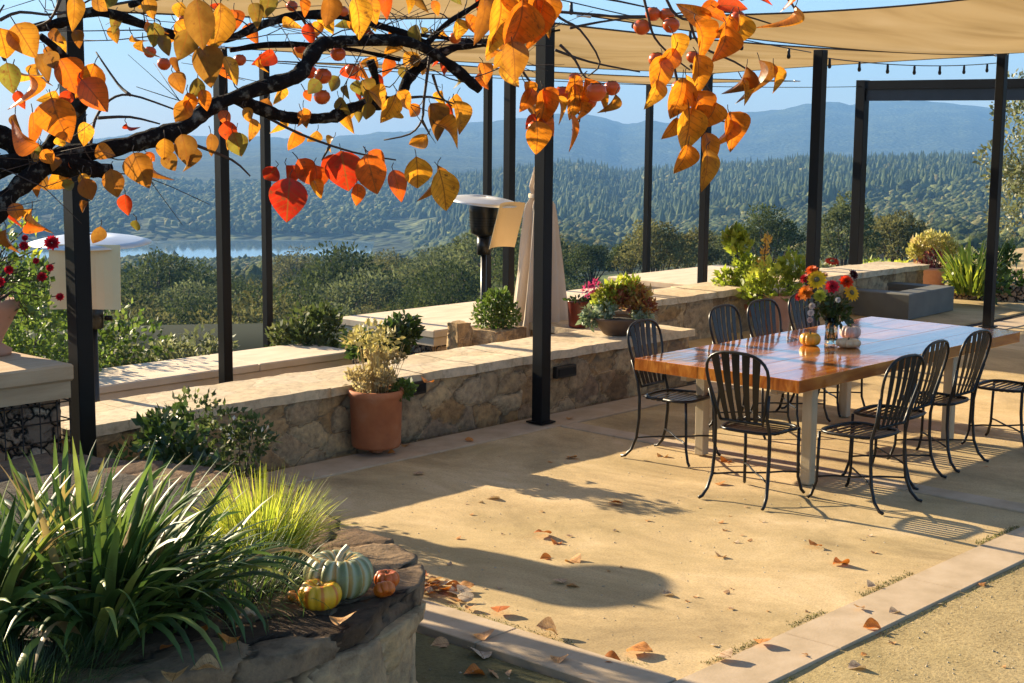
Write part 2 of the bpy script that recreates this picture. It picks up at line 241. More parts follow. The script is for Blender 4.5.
class MB:
    def __init__(s): s.v = []; s.f = []; s.sm = []
    def add(s, V, F, smooth=False):
        n = len(s.v); s.v += [tuple(map(float, p)) for p in V]; s.f += [tuple(n+i for i in f) for f in F]; s.sm += [smooth]*len(F)
    def box(s, x0, x1, y0, y1, z0, z1, M=None, b=0):
        if b:
            V = []
            for (z, i) in ((z0, b), (z0+b, 0), (z1-b, 0), (z1, b)):
                X0, X1, Y0, Y1 = x0+i, x1-i, y0+i, y1-i
                c = b
                if i: V += [(X0, Y0, z), (X0, Y0, z), (X1, Y0, z), (X1, Y0, z), (X1, Y1, z), (X1, Y1, z), (X0, Y1, z), (X0, Y1, z)]
                else: V += [(X0, Y0+c, z), (X0+c, Y0, z), (X1-c, Y0, z), (X1, Y0+c, z), (X1, Y1-c, z), (X1-c, Y1, z), (X0+c, Y1, z), (X0, Y1-c, z)]
            F = [tuple(reversed(range(8))), tuple(range(24, 32))]
            for k in range(3):
                for i in range(8): F.append((k*8+i, k*8+(i+1) % 8, (k+1)*8+(i+1) % 8, (k+1)*8+i))
        else:
            V = [(x0, y0, z0), (x1, y0, z0), (x1, y1, z0), (x0, y1, z0), (x0, y0, z1), (x1, y0, z1), (x1, y1, z1), (x0, y1, z1)]
            F = [(3, 2, 1, 0), (4, 5, 6, 7), (0, 1, 5, 4), (1, 2, 6, 5), (2, 3, 7, 6), (3, 0, 4, 7)]
        if M is not None: V = [tuple(M @ Vector(p)) for p in V]
        s.add(V, F)
    def tube(s, pts, rad, seg=8, cap=True, flat=None, smooth=True):
        pts = [Vector(p) for p in pts]; n = len(pts)
        if not hasattr(rad, '__len__'): rad = [rad]*n
        V = []; up = None
        for i, p in enumerate(pts):
            t = (pts[min(i+1, n-1)]-pts[max(i-1, 0)])
            t = t.normalized() if t.length > 1e-9 else Vector((0, 0, 1))
            if up is None: up = Vector((0, 0, 1)) if abs(t.z) < .9 else Vector((1, 0, 0))
            a = t.cross(up)
            if a.length < 1e-6: a = t.orthogonal()
            a.normalize(); bb = a.cross(t).normalized(); up = bb
            for k in range(seg):
                th = 2*math.pi*k/seg; r = rad[i]
                V.append(p + a*math.cos(th)*r*(flat or 1) + bb*math.sin(th)*r)
        F = [(i*seg+k, i*seg+(k+1) % seg, (i+1)*seg+(k+1) % seg, (i+1)*seg+k) for i in range(n-1) for k in range(seg)]
        if cap: F += [tuple(reversed(range(seg))), tuple((n-1)*seg+k for k in range(seg))]
        s.add(V, F, smooth)
    def lathe(s, prof, c=(0, 0, 0), seg=24, smooth=True, cap=True, M=None, lobes=0, la=0.):
        V = []
        for (r, z) in prof:
            for k in range(seg):
                th = 2*math.pi*k/seg; rr = r*(1+la*(abs(math.sin(th*lobes/2))-.6)) if lobes else r
                V.append((rr*math.cos(th), rr*math.sin(th), z))
        if M is not None: V = [tuple(M @ Vector(p)) for p in V]
        V = [(p[0]+c[0], p[1]+c[1], p[2]+c[2]) for p in V]
        n = len(prof); F = [(i*seg+k, i*seg+(k+1) % seg, (i+1)*seg+(k+1) % seg, (i+1)*seg+k) for i in range(n-1) for k in range(seg)]
        if cap: F += [tuple(reversed(range(seg))), tuple((n-1)*seg+k for k in range(seg))]
        s.add(V, F, smooth)
    def build(s, name, mat, parent=None, rnd=False, **tags):
        me = bpy.data.meshes.new(name); me.from_pydata(s.v, [], s.f); me.polygons.foreach_set('use_smooth', s.sm); me.update()
        if rnd is not False:
            a = me.attributes.new('rnd', 'FLOAT', 'FACE'); a.data.foreach_set('value', [rnd if rnd is not None else random.random() for _ in s.f])
        return link(name, me, mat, parent, **tags)
def thing(name, label, cat, loc=(0, 0, 0), rz=0, group=None):
    o = bpy.data.objects.new(name, None); col.objects.link(o); o.empty_display_size = .1
    o.location = tuple(float(c) for c in loc); o.rotation_euler = (0, 0, rz); o['label'] = label; o['category'] = cat
    if group: o['group'] = group
    return o
def tagd(label, cat, group=None):
    d = {'label': label, 'category': cat}
    if group: d['group'] = group
    return d
def copy_tree(o, parent=None, loc=None, rz=None, scale=None, label=None, group=None):
    c = o.copy(); col.objects.link(c); c.parent = parent
    if loc is not None: c.location = tuple(float(x) for x in loc)
    if rz is not None: c.rotation_euler = (0, 0, rz)
    if scale is not None: c.scale = scale
    if label: c['label'] = label
    if group: c['group'] = group
    for ch in list(o.children): copy_tree(ch, c)
    return c

# scattered leaves: template of k verts, oriented copies in one mesh
LEAF = {  # along +Y, normal +Z, unit length
 'quad': (np.array([(-.32, 0, 0), (.32, 0, 0), (.32, 1, .08), (-.32, 1, .08)]), np.array([(0, 1, 2, 3)])),
 'dia': (np.array([(0, 0, 0), (.3, .45, .05), (0, 1, 0), (-.3, .45, .05)]), np.array([(0, 1, 2, 3)])),
 'fold': (np.array([(0, 0, 0), (.28, .4, .1), (0, 1, -.1), (-.28, .4, .1), (0, .45, 0)]), np.array([(0, 1, 4, 3), (1, 2, 3, 4)])),
}
def _pers():
    n = 12; V = []; Fq = []
    w = [.47*math.sin(math.pi*min(1, (i/11)**.78))**.8*(1-.25*(i/11)**3)+(.015 if i == 0 else 0) for i in range(12)]; w[-1] = 0
    for i in range(n):
        t = i/(n-1); zc = -.28*t*t+.03*math.sin(t*5)
        V += [(-w[i], t, .14*w[i]*2+zc), (-w[i]*.5, t, .04*w[i]*2+zc), (0, t, zc-.01), (w[i]*.5, t, .04*w[i]*2+zc), (w[i], t, .14*w[i]*2+zc)]
    for i in range(n-1):
        for k in range(4): a = i*5+k; Fq.append((a, a+1, a+6, a+5))
    return np.array(V), np.array(Fq)
LEAF['pers'] = _pers()
def basis(dirs, nrm):
    y = dirs/np.linalg.norm(dirs, axis=1, keepdims=True)
    x = np.cross(y, nrm); x /= np.linalg.norm(x, axis=1, keepdims=True)+1e-9
    return x, y, np.cross(x, y)
def leaves(P, dirs, nrm, size, kind='dia', rnd=None, smooth=False, wid=None, curl=None):
    T, Fq = LEAF[kind]; n = len(P); k = len(T); x, y, z = basis(dirs, nrm)
    size = np.broadcast_to(size, (n,)); wid = np.ones(n) if wid is None else wid
    TT = np.broadcast_to(T, (n, k, 3)).copy(); TT[:, :, 0] *= wid[:, None]
    if curl is not None: TT[:, :, 2] *= curl[:, None]
    V = P[:, None, :] + size[:, None, None]*(TT[:, :, 0:1]*x[:, None, :]+TT[:, :, 1:2]*y[:, None, :]+TT[:, :, 2:3]*z[:, None, :])
    Q = (np.arange(n)*k)[:, None, None]+Fq[None]
    if rnd is None: rnd = rng.random(n)
    return V.reshape(-1, 3), Q.reshape(-1, 4), np.repeat(rnd, len(Fq))
def unit(n):
    v = rng.normal(size=(n, 3)); return v/np.linalg.norm(v, axis=1, keepdims=True)
def cloud(clumps, per, size, kind='dia', mat=None, name='foliage', parent=None, up=.5, shell=.55, jit=.35, **tags):
    """clumps: rows (x,y,z,rx,ry,rz)"""
    C = np.asarray(clumps, float); m = len(C); idx = np.repeat(np.arange(m), per); n = len(idx)
    u = unit(n); rr = shell+(1-shell)*rng.random(n)**.6; rr *= 1+rng.normal(size=n)*.08
    P = C[idx, :3]+u*rr[:, None]*C[idx, 3:6]
    d = u+rng.normal(size=(n, 3))*.6; d[:, 2] += up
    nr = u+rng.normal(size=(n, 3))*.7; nr[:, 2] += .6
    s = size*(1+rng.normal(size=n)*.25).clip(.4, 1.8)
    cr_ = rng.random(m)[idx]; rnd = (cr_*.5+rng.random(n)*.5).clip(0, 1)
    V, Q, A = leaves(P, d, nr, s, kind, rnd)
    me = mesh_np(name, V, Q, rnd=A)
    return link(name, me, mat, parent, **tags)
def blades(n, c, L0, L1, w, spread, mat, name, parent, lean=None, seg=7, droop=1., rad=.1, tilt=.5, rndf=None, dirbias=None):
    """arching strap blades from a base"""
    V = []; Q = []; A = []
    for i in range(n):
        az = rng.random()*2*math.pi; l = L0+(L1-L0)*rng.random(); sprd = spread*(.15+.85*rng.random())
        d = np.array([math.cos(az), math.sin(az)])
        if dirbias is not None and rng.random() < .4: d = d+np.array(dirbias); d /= np.linalg.norm(d)+1e-6
        base = np.array([c[0], c[1], c[2]])+np.array([d[0], d[1], 0])*rad*rng.random()
        p = base.copy(); el = math.pi/2-sprd*tilt; ww = w*(.7+.6*rng.random()); side = np.array([-d[1], d[0], 0]); tw = rng.normal()*.5
        r = rng.random(); r0 = len(V)
        dr = droop*(.3+rng.random()*1.1)
        for k in range(seg+1):
            t = k/seg; wk = ww*(1-t)**.55*(.55+.45*min(1, t*4)) if k < seg else .0006
            dirv = np.array([d[0]*math.cos(el), d[1]*math.cos(el), math.sin(el)]); nv = np.cross(side, dirv)
            sd = side*math.cos(tw*t)+nv*math.sin(tw*t)
            V += [p-sd*wk/2+nv*wk*.12, p-nv*wk*.05, p+sd*wk/2+nv*wk*.12]
            p = p+dirv*l/seg; el -= dr*sprd*(.35+t*1.5)/seg*1.6
            if k: a = r0+(k-1)*3; Q += [(a, a+1, a+4, a+3), (a+1, a+2, a+5, a+4)]; A += [r, r]
    me = mesh_np(name, np.array(V), Q, rnd=A, smooth=True)
    return link(name, me, mat, parent)
def shrub(label, loc, clumps, per, size, mat, kind='dia', cat='shrub', name='leafy_shrub', stems=6, group=None, up=.5, shell=.4, smat='twig'):
    t = thing(name, label, cat, loc, group=group)
    cloud(clumps, per, size, kind, MT[mat] if isinstance(mat, str) else mat, 'foliage', t, up, shell)
    mb = MB()
    for i in range(stems):
        c = clumps[i % len(clumps)]; e = Vector(c[:3])+Vector((random.uniform(-.5, .5)*c[3], random.uniform(-.5, .5)*c[4], 0))
        mb.tube([(e.x*.15, e.y*.15, -.02), (e.x*.5+.02, e.y*.5, e.z*.45), e], [max(.006, c[3]*.04), max(.005, c[3]*.03), .003], 5)
    mb.build('stem', MT[smat], t)
    return t
def rclumps(n, rx, ry, z0, z1, r, sq=.8):
    out = []
    for i in range(n):
        a = random.random()*2*math.pi; q = math.sqrt(random.random()); t = random.random(); k = (1-.45*abs(t-.45))
        rr = r*random.uniform(.7, 1.25); out.append((math.cos(a)*q*rx*k, math.sin(a)*q*ry*k, z0+(z1-z0)*t, rr, rr, rr*sq))
    return out
HAZE = 1.5e-4
# ------------------------------------------------------------------ terrain
XS = np.array([-900, -400, 0, 200, 330, 400, 500, 600, 700, 800, 900, 1024, 1400, 1900.])
ROWS = [
 (150, [362, 362, 362, 360, 352, 340, 308, 296, 290, 286, 282, 280, 280, 280]),
 (250, [318, 318, 318, 316, 312, 304, 290, 276, 272, 268, 266, 265, 265, 265]),
 (450, [286, 286, 286, 285, 284, 280, 268, 260, 256, 252, 250, 250, 250, 250]),
 (900, [268, 268, 268, 268, 267, 263, 252, 243, 237, 232, 229, 229, 229, 229]),
 (1300, [264, 264, 264, 264, 264, 262, 238, 223, 211, 200, 195, 193, 193, 193]),
 (1450, [264, 264, 264, 264, 264, 259, 232, 217, 205, 195, 190, 188, 188, 188]),
 (1690, [248, 248, 248, 248, 246, 240, 214, 200, 188, 178, 177, 178, 178, 178]),
 (1790, [226, 226, 226, 226, 225, 224, 207, 192, 181, 172, 173, 176, 176, 176]),
 (1950, [212, 212, 212, 212, 212, 210, 200, 184, 174, 167, 170, 174, 174, 174]),
 (2350, [194, 194, 194, 194, 194, 192, 184, 174, 167, 164, 168, 172, 172, 172]),
 (3200, [174, 174, 174, 174, 175, 178, 184, 195, 195, 195, 195, 195, 195, 195]),
 (4600, [156, 156, 156, 154, 152, 152, 160, 170, 170, 170, 170, 170, 170, 170]),
 (7200, [144, 144, 143, 138, 141, 133, 128, 121, 116, 103, 106, 118, 124, 124]),
 (8200, [152, 152, 151, 146, 147, 140, 138, 132, 126, 118, 120, 128, 130, 130]),
 (16000, [160]*14)]
def z_of(x, y, d):
    r = ray(x, y); return CH + r[2]/math.hypot(r[0], r[1])*d
LD = [math.log(d) for d, _ in ROWS]
ZT = np.array([[z_of(x, y, d) for x, y in zip(XS, ys)] for d, ys in ROWS])
azs = np.array([math.atan2(ray(x, 200)[1], ray(x, 200)[0]) for x in XS])      # decreasing
def ht(az, d):
    if az > azs[0]: az = azs[0]
    if az < azs[-1]: az = azs[-1]
    i = int(np.searchsorted(-azs, -az))-1; i = max(0, min(len(azs)-2, i)); t = (az-azs[i])/(azs[i+1]-azs[i]); t = t*t*(3-2*t)*.5+t*.5
    def c(k): return ZT[k, i]*(1-t)+ZT[k, i+1]*t
    if d < 24: return -.75
    if d < 150:
        u = (d-24)/126; return -.75*(1-u)+c(0)*u - 3.5*math.sin(math.pi*min(1, u*1.2))*(1 if u < .83 else 0)
    k = 0; ld = math.log(d)
    while k < len(LD)-2 and ld > LD[k+1]: k += 1
    s = min(1, (ld-LD[k])/(LD[k+1]-LD[k])); s = s*.5+.5*s*s*(3-2*s)
    return c(k)*(1-s)+c(k+1)*s
def hxy(x, y):
    d = math.hypot(x, y); z = ht(math.atan2(y, x), d)
    if d > 30:
        a = min(1, (d-30)/200); f = 1/max(60, d*.11)
        z += a*d*(.011 if d < 900 else (.003 if 1250 < d < 1850 and math.atan2(y, x) > azs[7] else .008))*noise.fractal(Vector((x*f, y*f, 3.3)), .9, 2.1, 5)
        if d > 2500:
            z += (d-2500)*.011*abs(noise.fractal(Vector((x/700, y/700, 9)), .9, 2.1, 5))*(-1)+ (d-2500)*.004
    return z
rads = np.concatenate([[0], np.linspace(4, 30, 10), np.geomspace(34, 7600, 170), np.geomspace(7800, 16000, 14)])
fine = np.linspace(azs[0], azs[-1], 420); coarse = np.linspace(azs[-1]-2*math.pi+0, azs[0]-2*math.pi, 2)
back = np.linspace(azs[-1], azs[0]-2*math.pi, 40)[1:-1]; AZ = np.concatenate([fine, back]); nA = len(AZ)
V = [(0, 0, -.75)]
for r_ in rads[1:]:
    for a in AZ:
        x, y = r_*math.cos(a), r_*math.sin(a); V.append((x, y, hxy(x, y)))
Q = []; T = [(0, 1+(k+1) % nA, 1+k) for k in range(nA)]
for i in range(len(rads)-2):
    b0 = 1+i*nA; b1 = b0+nA
    for k in range(nA): k2 = (k+1) % nA; Q.append((b0+k, b0+k2, b1+k2, b1+k))
def terrain_mat():
    m, nt, b = newmat('hillside'); v = coords(nt)
    n = N(nt, 'ShaderNodeTexNoise', Scale=.006, Detail=9, Roughness=.65); L(nt, v, n.inputs['Vector'])
    r = ramp(nt, [(.35, (.03, .045, .02)), (.5, (.055, .07, .03)), (.6, (.1, .12, .045)), (.72, (.2, .2, .08))]); L(nt, n.outputs['Fac'], r.inputs[0])
    vo = N(nt, 'ShaderNodeTexVoronoi', Scale=.06); L(nt, v, vo.inputs['Vector'])
    r2 = ramp(nt, [(0, (1.3, 1.3, 1.2)), (.7, (.35, .4, .4))]); L(nt, vo.outputs['Distance'], r2.inputs[0])
    mx = N(nt, 'ShaderNodeMix', data_type='RGBA', blend_type='MULTIPLY'); mx.inputs[0].default_value = .85; L(nt, r.outputs[0], mx.inputs[6]); L(nt, r2.outputs[0], mx.inputs[7])
    L(nt, mx.outputs[2], b.inputs['Base Color']); b.inputs['Roughness'].default_value = .95; b.inputs['Specular IOR Level'].default_value = .1
    bp = N(nt, 'ShaderNodeBump', Strength=.8, Distance=9.); bp.invert = True; L(nt, vo.outputs['Distance'], bp.inputs['Height']); L(nt, bp.outputs[0], b.inputs['Normal'])
    return m
Tn = [tuple(reversed(t)) for t in T]; Qn = [tuple(reversed(q)) for q in Q]
me = mesh_np('hills', V, [tuple(reversed(q)) for q in Qn], [tuple(reversed(t)) for t in Tn], smooth=True)
link('hills', me, terrain_mat(), kind='structure')
# lake
ZL = -130
def lake_mat():
    m, nt, b = newmat('lake_water'); b.inputs['Base Color'].default_value = (.12, .19, .23, 1); b.inputs['Roughness'].default_value = .06
    n = N(nt, 'ShaderNodeTexNoise', Scale=.12, Detail=4); L(nt, coords(nt), n.inputs['Vector']); bp = N(nt, 'ShaderNodeBump', Strength=.05, Distance=.3); L(nt, n.outputs['Fac'], bp.inputs['Height']); L(nt, bp.outputs[0], b.inputs['Normal'])
    return m
c0 = D(150, 245, 1580); mb = MB(); mb.lathe([(460, -1), (460, 0)], (c0[0], c0[1], ZL), 48, False); mb.build('lake_water', lake_mat(), kind='structure')

# distant woodland: too many trees to count, one mass
def woodland():
    ico = np.array([(0, 0, 1), (.894, 0, .447), (.276, .851, .447), (-.724, .526, .447), (-.724, -.526, .447), (.276, -.851, .447), (.724, .526, -.447), (-.276, .851, -.447), (-.894, 0, -.447), (-.276, -.851, -.447), (.724, -.526, -.447), (0, 0, -1)])
    it = np.array([(0, 1, 2), (0, 2, 3), (0, 3, 4), (0, 4, 5), (0, 5, 1), (1, 6, 2), (2, 7, 3), (3, 8, 4), (4, 9, 5), (5, 10, 1), (6, 7, 2), (7, 8, 3), (8, 9, 4), (9, 10, 5), (10, 6, 1)])
    ring = np.array([(math.cos(k*math.pi/3), math.sin(k*math.pi/3)) for k in range(6)])
    con = np.array([(0, 0, 1.)]+[(a*.62, b*.62, .35) for a, b in ring]+[(a, b, .0) for a, b in ring]); ct = []
    for k in range(6):
        k2 = (k+1) % 6; ct += [(0, 1+k, 1+k2), (1+k, 7+k, 7+k2), (1+k, 7+k2, 1+k2)]
    ct = np.array(ct)
    VV = []; TT = []; AA = []; off = 0; Pr = []; Pc = []
    for kk in range(84000):
        x = random.uniform(-120, 1180); u = random.random(); d = math.sqrt(330**2+((2750**2 if kk < 50000 else 1100**2)-330**2)*u)
        r = ray(x, 200); h = math.hypot(r[0], r[1]); X, Y = r[0]/h*d, r[1]/h*d; z = hxy(X, Y)
        if z < ZL+5: continue
        if x < 400 and 1150 < d < 1560: continue
        msk = noise.fractal(Vector((X/130, Y/130, 1)), 1, 2, 3)
        con_zone = x > 440-(d-1500)*.08 and d > 1250+noise.noise(Vector((X/150, Y/150, 5)))*300
        if con_zone and msk > -.5:
            if random.random() < .45+.3*noise.noise(Vector((X/220, Y/220, 7))): Pc.append((X, Y, z, random.uniform(8, 21)*random.uniform(.7, 1.1), random.uniform(2.8, 5.5)))
            else: s = random.uniform(3., 6.5); Pr.append((X, Y, z+s*.5, s*random.uniform(.9, 1.5), s))
        elif msk > -.22 or random.random() < .08:
            s = random.uniform(1.4, 4.)*(1 if d > 600 else .75) if d < 1300 else random.uniform(3., 6); Pr.append((X, Y, z+s*.45, s*random.uniform(.8, 1.1), s))
    Pr = np.array(Pr); Pc = np.array(Pc)
    n = len(Pr); jit = 1+rng.normal(size=(n, 12, 1))*.26; W = ico[None]*jit; a = rng.random(n)*6.28; ca, sa = np.cos(a)[:, None], np.sin(a)[:, None]
    X = W[:, :, 0]*ca-W[:, :, 1]*sa; Y = W[:, :, 0]*sa+W[:, :, 1]*ca
    V1 = np.stack([X*Pr[:, 4:5]+Pr[:, 0:1], Y*Pr[:, 4:5]+Pr[:, 1:2], W[:, :, 2]*Pr[:, 3:4]+Pr[:, 2:3]], -1).reshape(-1, 3)
    T1 = ((np.arange(n)*12)[:, None, None]+it[None]).reshape(-1, 3); A1 = np.repeat(rng.random(n), 15)
    m = len(Pc); jit = 1+rng.normal(size=(m, 13, 1))*.15; W = con[None]*jit
    V2 = np.stack([W[:, :, 0]*Pc[:, 4:5]+Pc[:, 0:1], W[:, :, 1]*Pc[:, 4:5]+Pc[:, 1:2], con[None, :, 2]*Pc[:, 3:4]+Pc[:, 2:3]], -1).reshape(-1, 3)
    T2 = ((np.arange(m)*13)[:, None, None]+ct[None]).reshape(-1, 3)
    return V1, T1, A1, V2, T2, np.repeat(rng.random(m), 18)
V1, T1, A1, V2, T2, A2 = woodland()
MT['farwood'] = leafmat('far_oak_canopy', [(0, (.05, .075, .026)), (.5, (.12, .155, .055)), (.85, (.2, .225, .08)), (1, (.28, .25, .1))], .9, .1, .1)
for m_ in (MT['farwood'],):
    nt = m_.node_tree; b_ = nt.nodes['Principled BSDF']; n_ = N(nt, 'ShaderNodeTexNoise', Scale=.55, Detail=6, Roughness=.75); L(nt, coords(nt), n_.inputs['Vector']); bp_ = N(nt, 'ShaderNodeBump', Strength=1., Distance=2.2); L(nt, n_.outputs['Fac'], bp_.inputs['Height']); L(nt, bp_.outputs[0], b_.inputs['Normal'])
    for q_ in nt.nodes:
        if q_.type == 'TEX_NOISE' and q_ != n_: q_.inputs['Scale'].default_value = .35
MT['farcon'] = leafmat('far_conifer_canopy', [(0, (.028, .05, .022)), (.6, (.07, .105, .045)), (1, (.13, .16, .065))], .9, .1, .1)
link('broadleaf_woodland', mesh_np('broadleaf_woodland', V1, None, T1, rnd=A1, smooth=True), MT['farwood'], kind='stuff', label='distant oak woodland covering the hills round the lake', category='woodland')
link('conifer_forest', mesh_np('conifer_forest', V2, None, T2, rnd=A2), MT['farcon'], kind='stuff', label='dark conifer forest along the middle ridge', category='forest')

# ------------------------------------------------------------------ patio surfaces
def slab(name, boxes, mat, z0=-.9):
    mb = MB()
    for (x0, x1, y0, y1, z) in boxes: mb.box(x0, x1, y0, y1, z0, z)
    return mb.build(name, mat, kind='structure')
def grid_sheet(name, x0, x1, y0, y1, z, mat, step=.06, amp=.006, z0=-.9):
    nx, ny = int((x1-x0)/step)+1, int((y1-y0)/step)+1
    xs = np.linspace(x0, x1, nx); ys = np.linspace(y0, y1, ny); V = []
    for yy in ys:
        for xx in xs: V.append((xx, yy, z+amp*noise.fractal(Vector((xx*1.7, yy*1.7, 0)), 1, 2, 4)-amp))
    i = np.arange(ny-1)[:, None]*nx+np.arange(nx-1)[None]; Q = np.stack([i, i+1, i+nx+1, i+nx], -1).reshape(-1, 4)
    me = mesh_np(name, V, Q, smooth=True); return link(name, me, mat, kind='structure')
grid_sheet('patio_ground', 5.145, 9.015, 3.685, 7.71, -.006, MT['gravel'], amp=.003)
slab('terrace_ground', [(9.22, 30, 3.7, 7.69, -.008), (11.3, 30, 8.3, 10.4, -.008), (19.3, 30, 10.4, 12.9, -.008)], MT['gravel'])
grid_sheet('gravel_ground', 1.2, 12, -1, 3.39, -.006, MT['gravel2'], .08, .005)
slab('gravel_court', [(12.001, 30, -6, 3.365, -.012), (1.2, 12, -6, -1.001, -.02), (-6, 1.199, -6, 3.365, -.02)], MT['gravel2'])
slab('wall_foot_shadow_gap', [(4.85, 10.6, 8.071, 8.4, -.05), (10.6, 30, 8.071, 8.299, -.03)], MT['soil'])  # dark groove floor imitates the shadow line between wall and paving
slab('bed_soil', [(-6, 4.84, 3.7, 8.6, -.03)], MT['shadedmoss'])
def pavers(name, x0, x1, y0, y1, along, pitch, off=0):
    mb = MB(); a, b = (x0, x1) if along == 'x' else (y0, y1); s = a-off
    while s < b:
        e = min(s+pitch-.006, b); s2 = max(s, a)
        if e > s2+.02:
            if along == 'x': mb.box(s2, e, y0, y1, -.3, .003+random.uniform(-.001, .001), b=.004)
            else: mb.box(x0, x1, s2, e, -.3, .003+random.uniform(-.001, .001), b=.004)
        s += pitch
    mb.build(name, MT['paver'], kind='structure')
pavers('paving_border', -2, 30, 3.38, 3.69, 'x', 1.22, .55)
pavers('wall_paving_border', 4.2, 30, 7.705, 8.07, 'x', 1.22, .2)
pavers('cross_paving_border', 4.86, 5.15, 3.705, 7.69, 'y', 1.25, .3)
pavers('far_cross_paving_border', 9.01, 9.21, 3.705, 7.69, 'y', 1.25, .3)

# ------------------------------------------------------------------ stone walls
def rockbox(name, x0, x1, y0, y1, z0, z1, mat, parent, step=.06, amp=.02, fr=3.5, poly=None, vor=None, flat=False):
    """a box (or prism over a plan polygon) with a dense uneven skin"""
    poly0 = poly is None
    if poly is None: poly = [(x0, y0), (x1, y0), (x1, y1), (x0, y1)]
    per = []
    n = len(poly)
    for i in range(n):
        a, b = np.array(poly[i], float), np.array(poly[(i+1) % n], float); k = max(1, int(np.linalg.norm(b-a)/step))
        for j in range(k): per.append(a+(b-a)*j/k)
    nz = max(1, int((z1-z0)/step)); P = np.array(per); CTR = tuple(P.mean(0)); HX = np.ptp(P[:, 0])/2; HY = np.ptp(P[:, 1])/2; c = P.mean(0); m = len(P)
    V = []; F = []
    CE = []
    def dsp(x, y, z):
        if vor:                                             # vor: (stones per metre, relief, mortar width)
            wv = noise.noise_vector(Vector((x*4, y*4, z*4)))*.06+noise.noise_vector(Vector((x*15, y*15, z*15)))*.02
            dd, pp = noise.voronoi(Vector(((x+wv.x)*vor[0], (y+wv.y)*vor[0], (z+wv.z)*vor[0]*1.35)))
            q = pp[0]; hsh = math.sin(q.x*127.1+q.y*311.7+q.z*74.7)*43758.5; hsh -= math.floor(hsh); ed = min(1, (dd[1]-dd[0])/vor[2]); CE.append((hsh, ed, 0))
            cx_, cy_ = CTR; nx_, ny_ = x-cx_, y-cy_
            if poly0: nx_, ny_ = ((1 if nx_ > 0 else -1), 0) if abs(nx_)/HX > abs(ny_)/HY else (0, (1 if ny_ > 0 else -1))
            l_ = math.hypot(nx_, ny_)+1e-6; push = vor[1]*(ed**.5*(.35+.65*hsh)-.6); x += nx_/l_*push; y += ny_/l_*push; z += vor[1]*.25*(ed-1)
        v = noise.noise_vector(Vector((x*fr, y*fr, z*fr)))*amp+noise.noise_vector(Vector((x*fr*4, y*fr*4, z*fr*4)))*amp*.35
        return (x+v.x, y+v.y, z+v.z*.6)
    for i in range(nz+1):
        z = z0+(z1-z0)*i/nz
        for p in P: V.append(dsp(p[0], p[1], z))
    for i in range(nz):
        for k in range(m): k2 = (k+1) % m; F.append((i*m+k, i*m+k2, (i+1)*m+k2, (i+1)*m+k))
    rings = max(2, int(min(np.ptp(P[:, 0]), np.ptp(P[:, 1]))/step/2)); prev = nz*m
    # top as shrinking rings
    if len(poly) == 4 and poly[0][1] == poly[1][1]:
        nx = max(1, int((x1-x0)/step)); ny = max(1, int((y1-y0)/step)); b0 = len(V)
        for j in range(ny+1):
            for i in range(nx+1): V.append(dsp(x0+(x1-x0)*i/nx, y0+(y1-y0)*j/ny, z1))
        for j in range(ny):
            for i in range(nx): a = b0+j*(nx+1)+i; F.append((a, a+1, a+nx+2, a+nx+1))
    else:
        for r in range(1, rings+1):
            t = r/rings; b0 = len(V)
            for p in P: q = p+(c-p)*t; V.append(dsp(q[0], q[1], z1))
            for k in range(m): k2 = (k+1) % m; F.append((prev+k, prev+k2, b0+k2, b0+k))
            prev = b0
    mb = MB(); mb.add(V, F, not flat); o = mb.build(name, mat, parent)
    if vor:
        a = o.data.attributes.new('cell', 'FLOAT_VECTOR', 'POINT'); a.data.foreach_set('vector', np.array(CE, dtype=np.float32).ravel())
    return o
w1 = thing('stone_seat_wall', 'low field stone seat wall running behind the patio past the terracotta pot', 'stone wall', (8, 8.4, 0))
w1.location = (0, 0, 0)
rockbox('wall_face', 4.9, 10.66, 8.17, 8.78, -.2, .44, MT['rock'], w1, .022, .008, vor=(3.6, .06, .13))
rockbox('wall_return', 10.68, 11.45, 8.19, 9.83, -.2, .44, MT['rock'], w1, .04, .008, vor=(3.6, .06, .13))
x = 4.86; i = 0
while x < 10.6:                                    # capstones of uneven length
    e = min(x+random.uniform(.5, .95), 10.7); rockbox('capstone', x, e-.008, 8.13, 8.83, .44, .505+random.uniform(-.006, .008), MT['capstone'], w1, .05, .014, 5); x = e
for (a, b, c_, d_) in ((10.7, 11.48, 8.15, 8.72), (10.64, 11.49, 8.73, 9.4), (10.66, 11.48, 9.41, 9.8)): rockbox('capstone', a, b, c_, d_, .44, .507, MT['capstone'], w1, .06, .012, 5)
w2 = thing('stone_seat_wall', 'farther stone seat wall behind the dining table under the potted plants', 'stone wall', (0, 0, 0))
rockbox('wall_face', 11.45, 19.3, 9.84, 10.42, -.2, .44, MT['rock'], w2, .04, .01, vor=(3.3, .06, .13))
x = 11.45
while x < 19.3:
    e = min(x+random.uniform(.6, 1.1), 19.35); rockbox('capstone', x, e-.01, 9.8, 10.47, .44, .51+random.uniform(-.008, .01), MT['capstone'], w2, .09, .014, 5); x = e
# step lights set in the wall face
for (px, py, w) in ((563.5, 371, .13), (412, 388, .12)):
    p = G(px, py, .27); X = p[0]*8.15/p[1]; Z = 2.4+(.27-2.4)*8.15/p[1]
    t = thing('step_light', 'dark recessed step light in the stone wall just right of the black post' if px > 500 else 'dark recessed step light in the stone wall right of the big terracotta pot', 'wall light', (X, 8.14, Z))
    mb = MB(); mb.box(-w, w, -.03, .02, -.05, .05, b=.006); mb.build('housing', MT['blackmetal'], t)
    mb = MB(); mb.box(-w+.02, w-.02, -.036, -.031, -.03, .03); mb.build('louvre', MT['steel'], t)

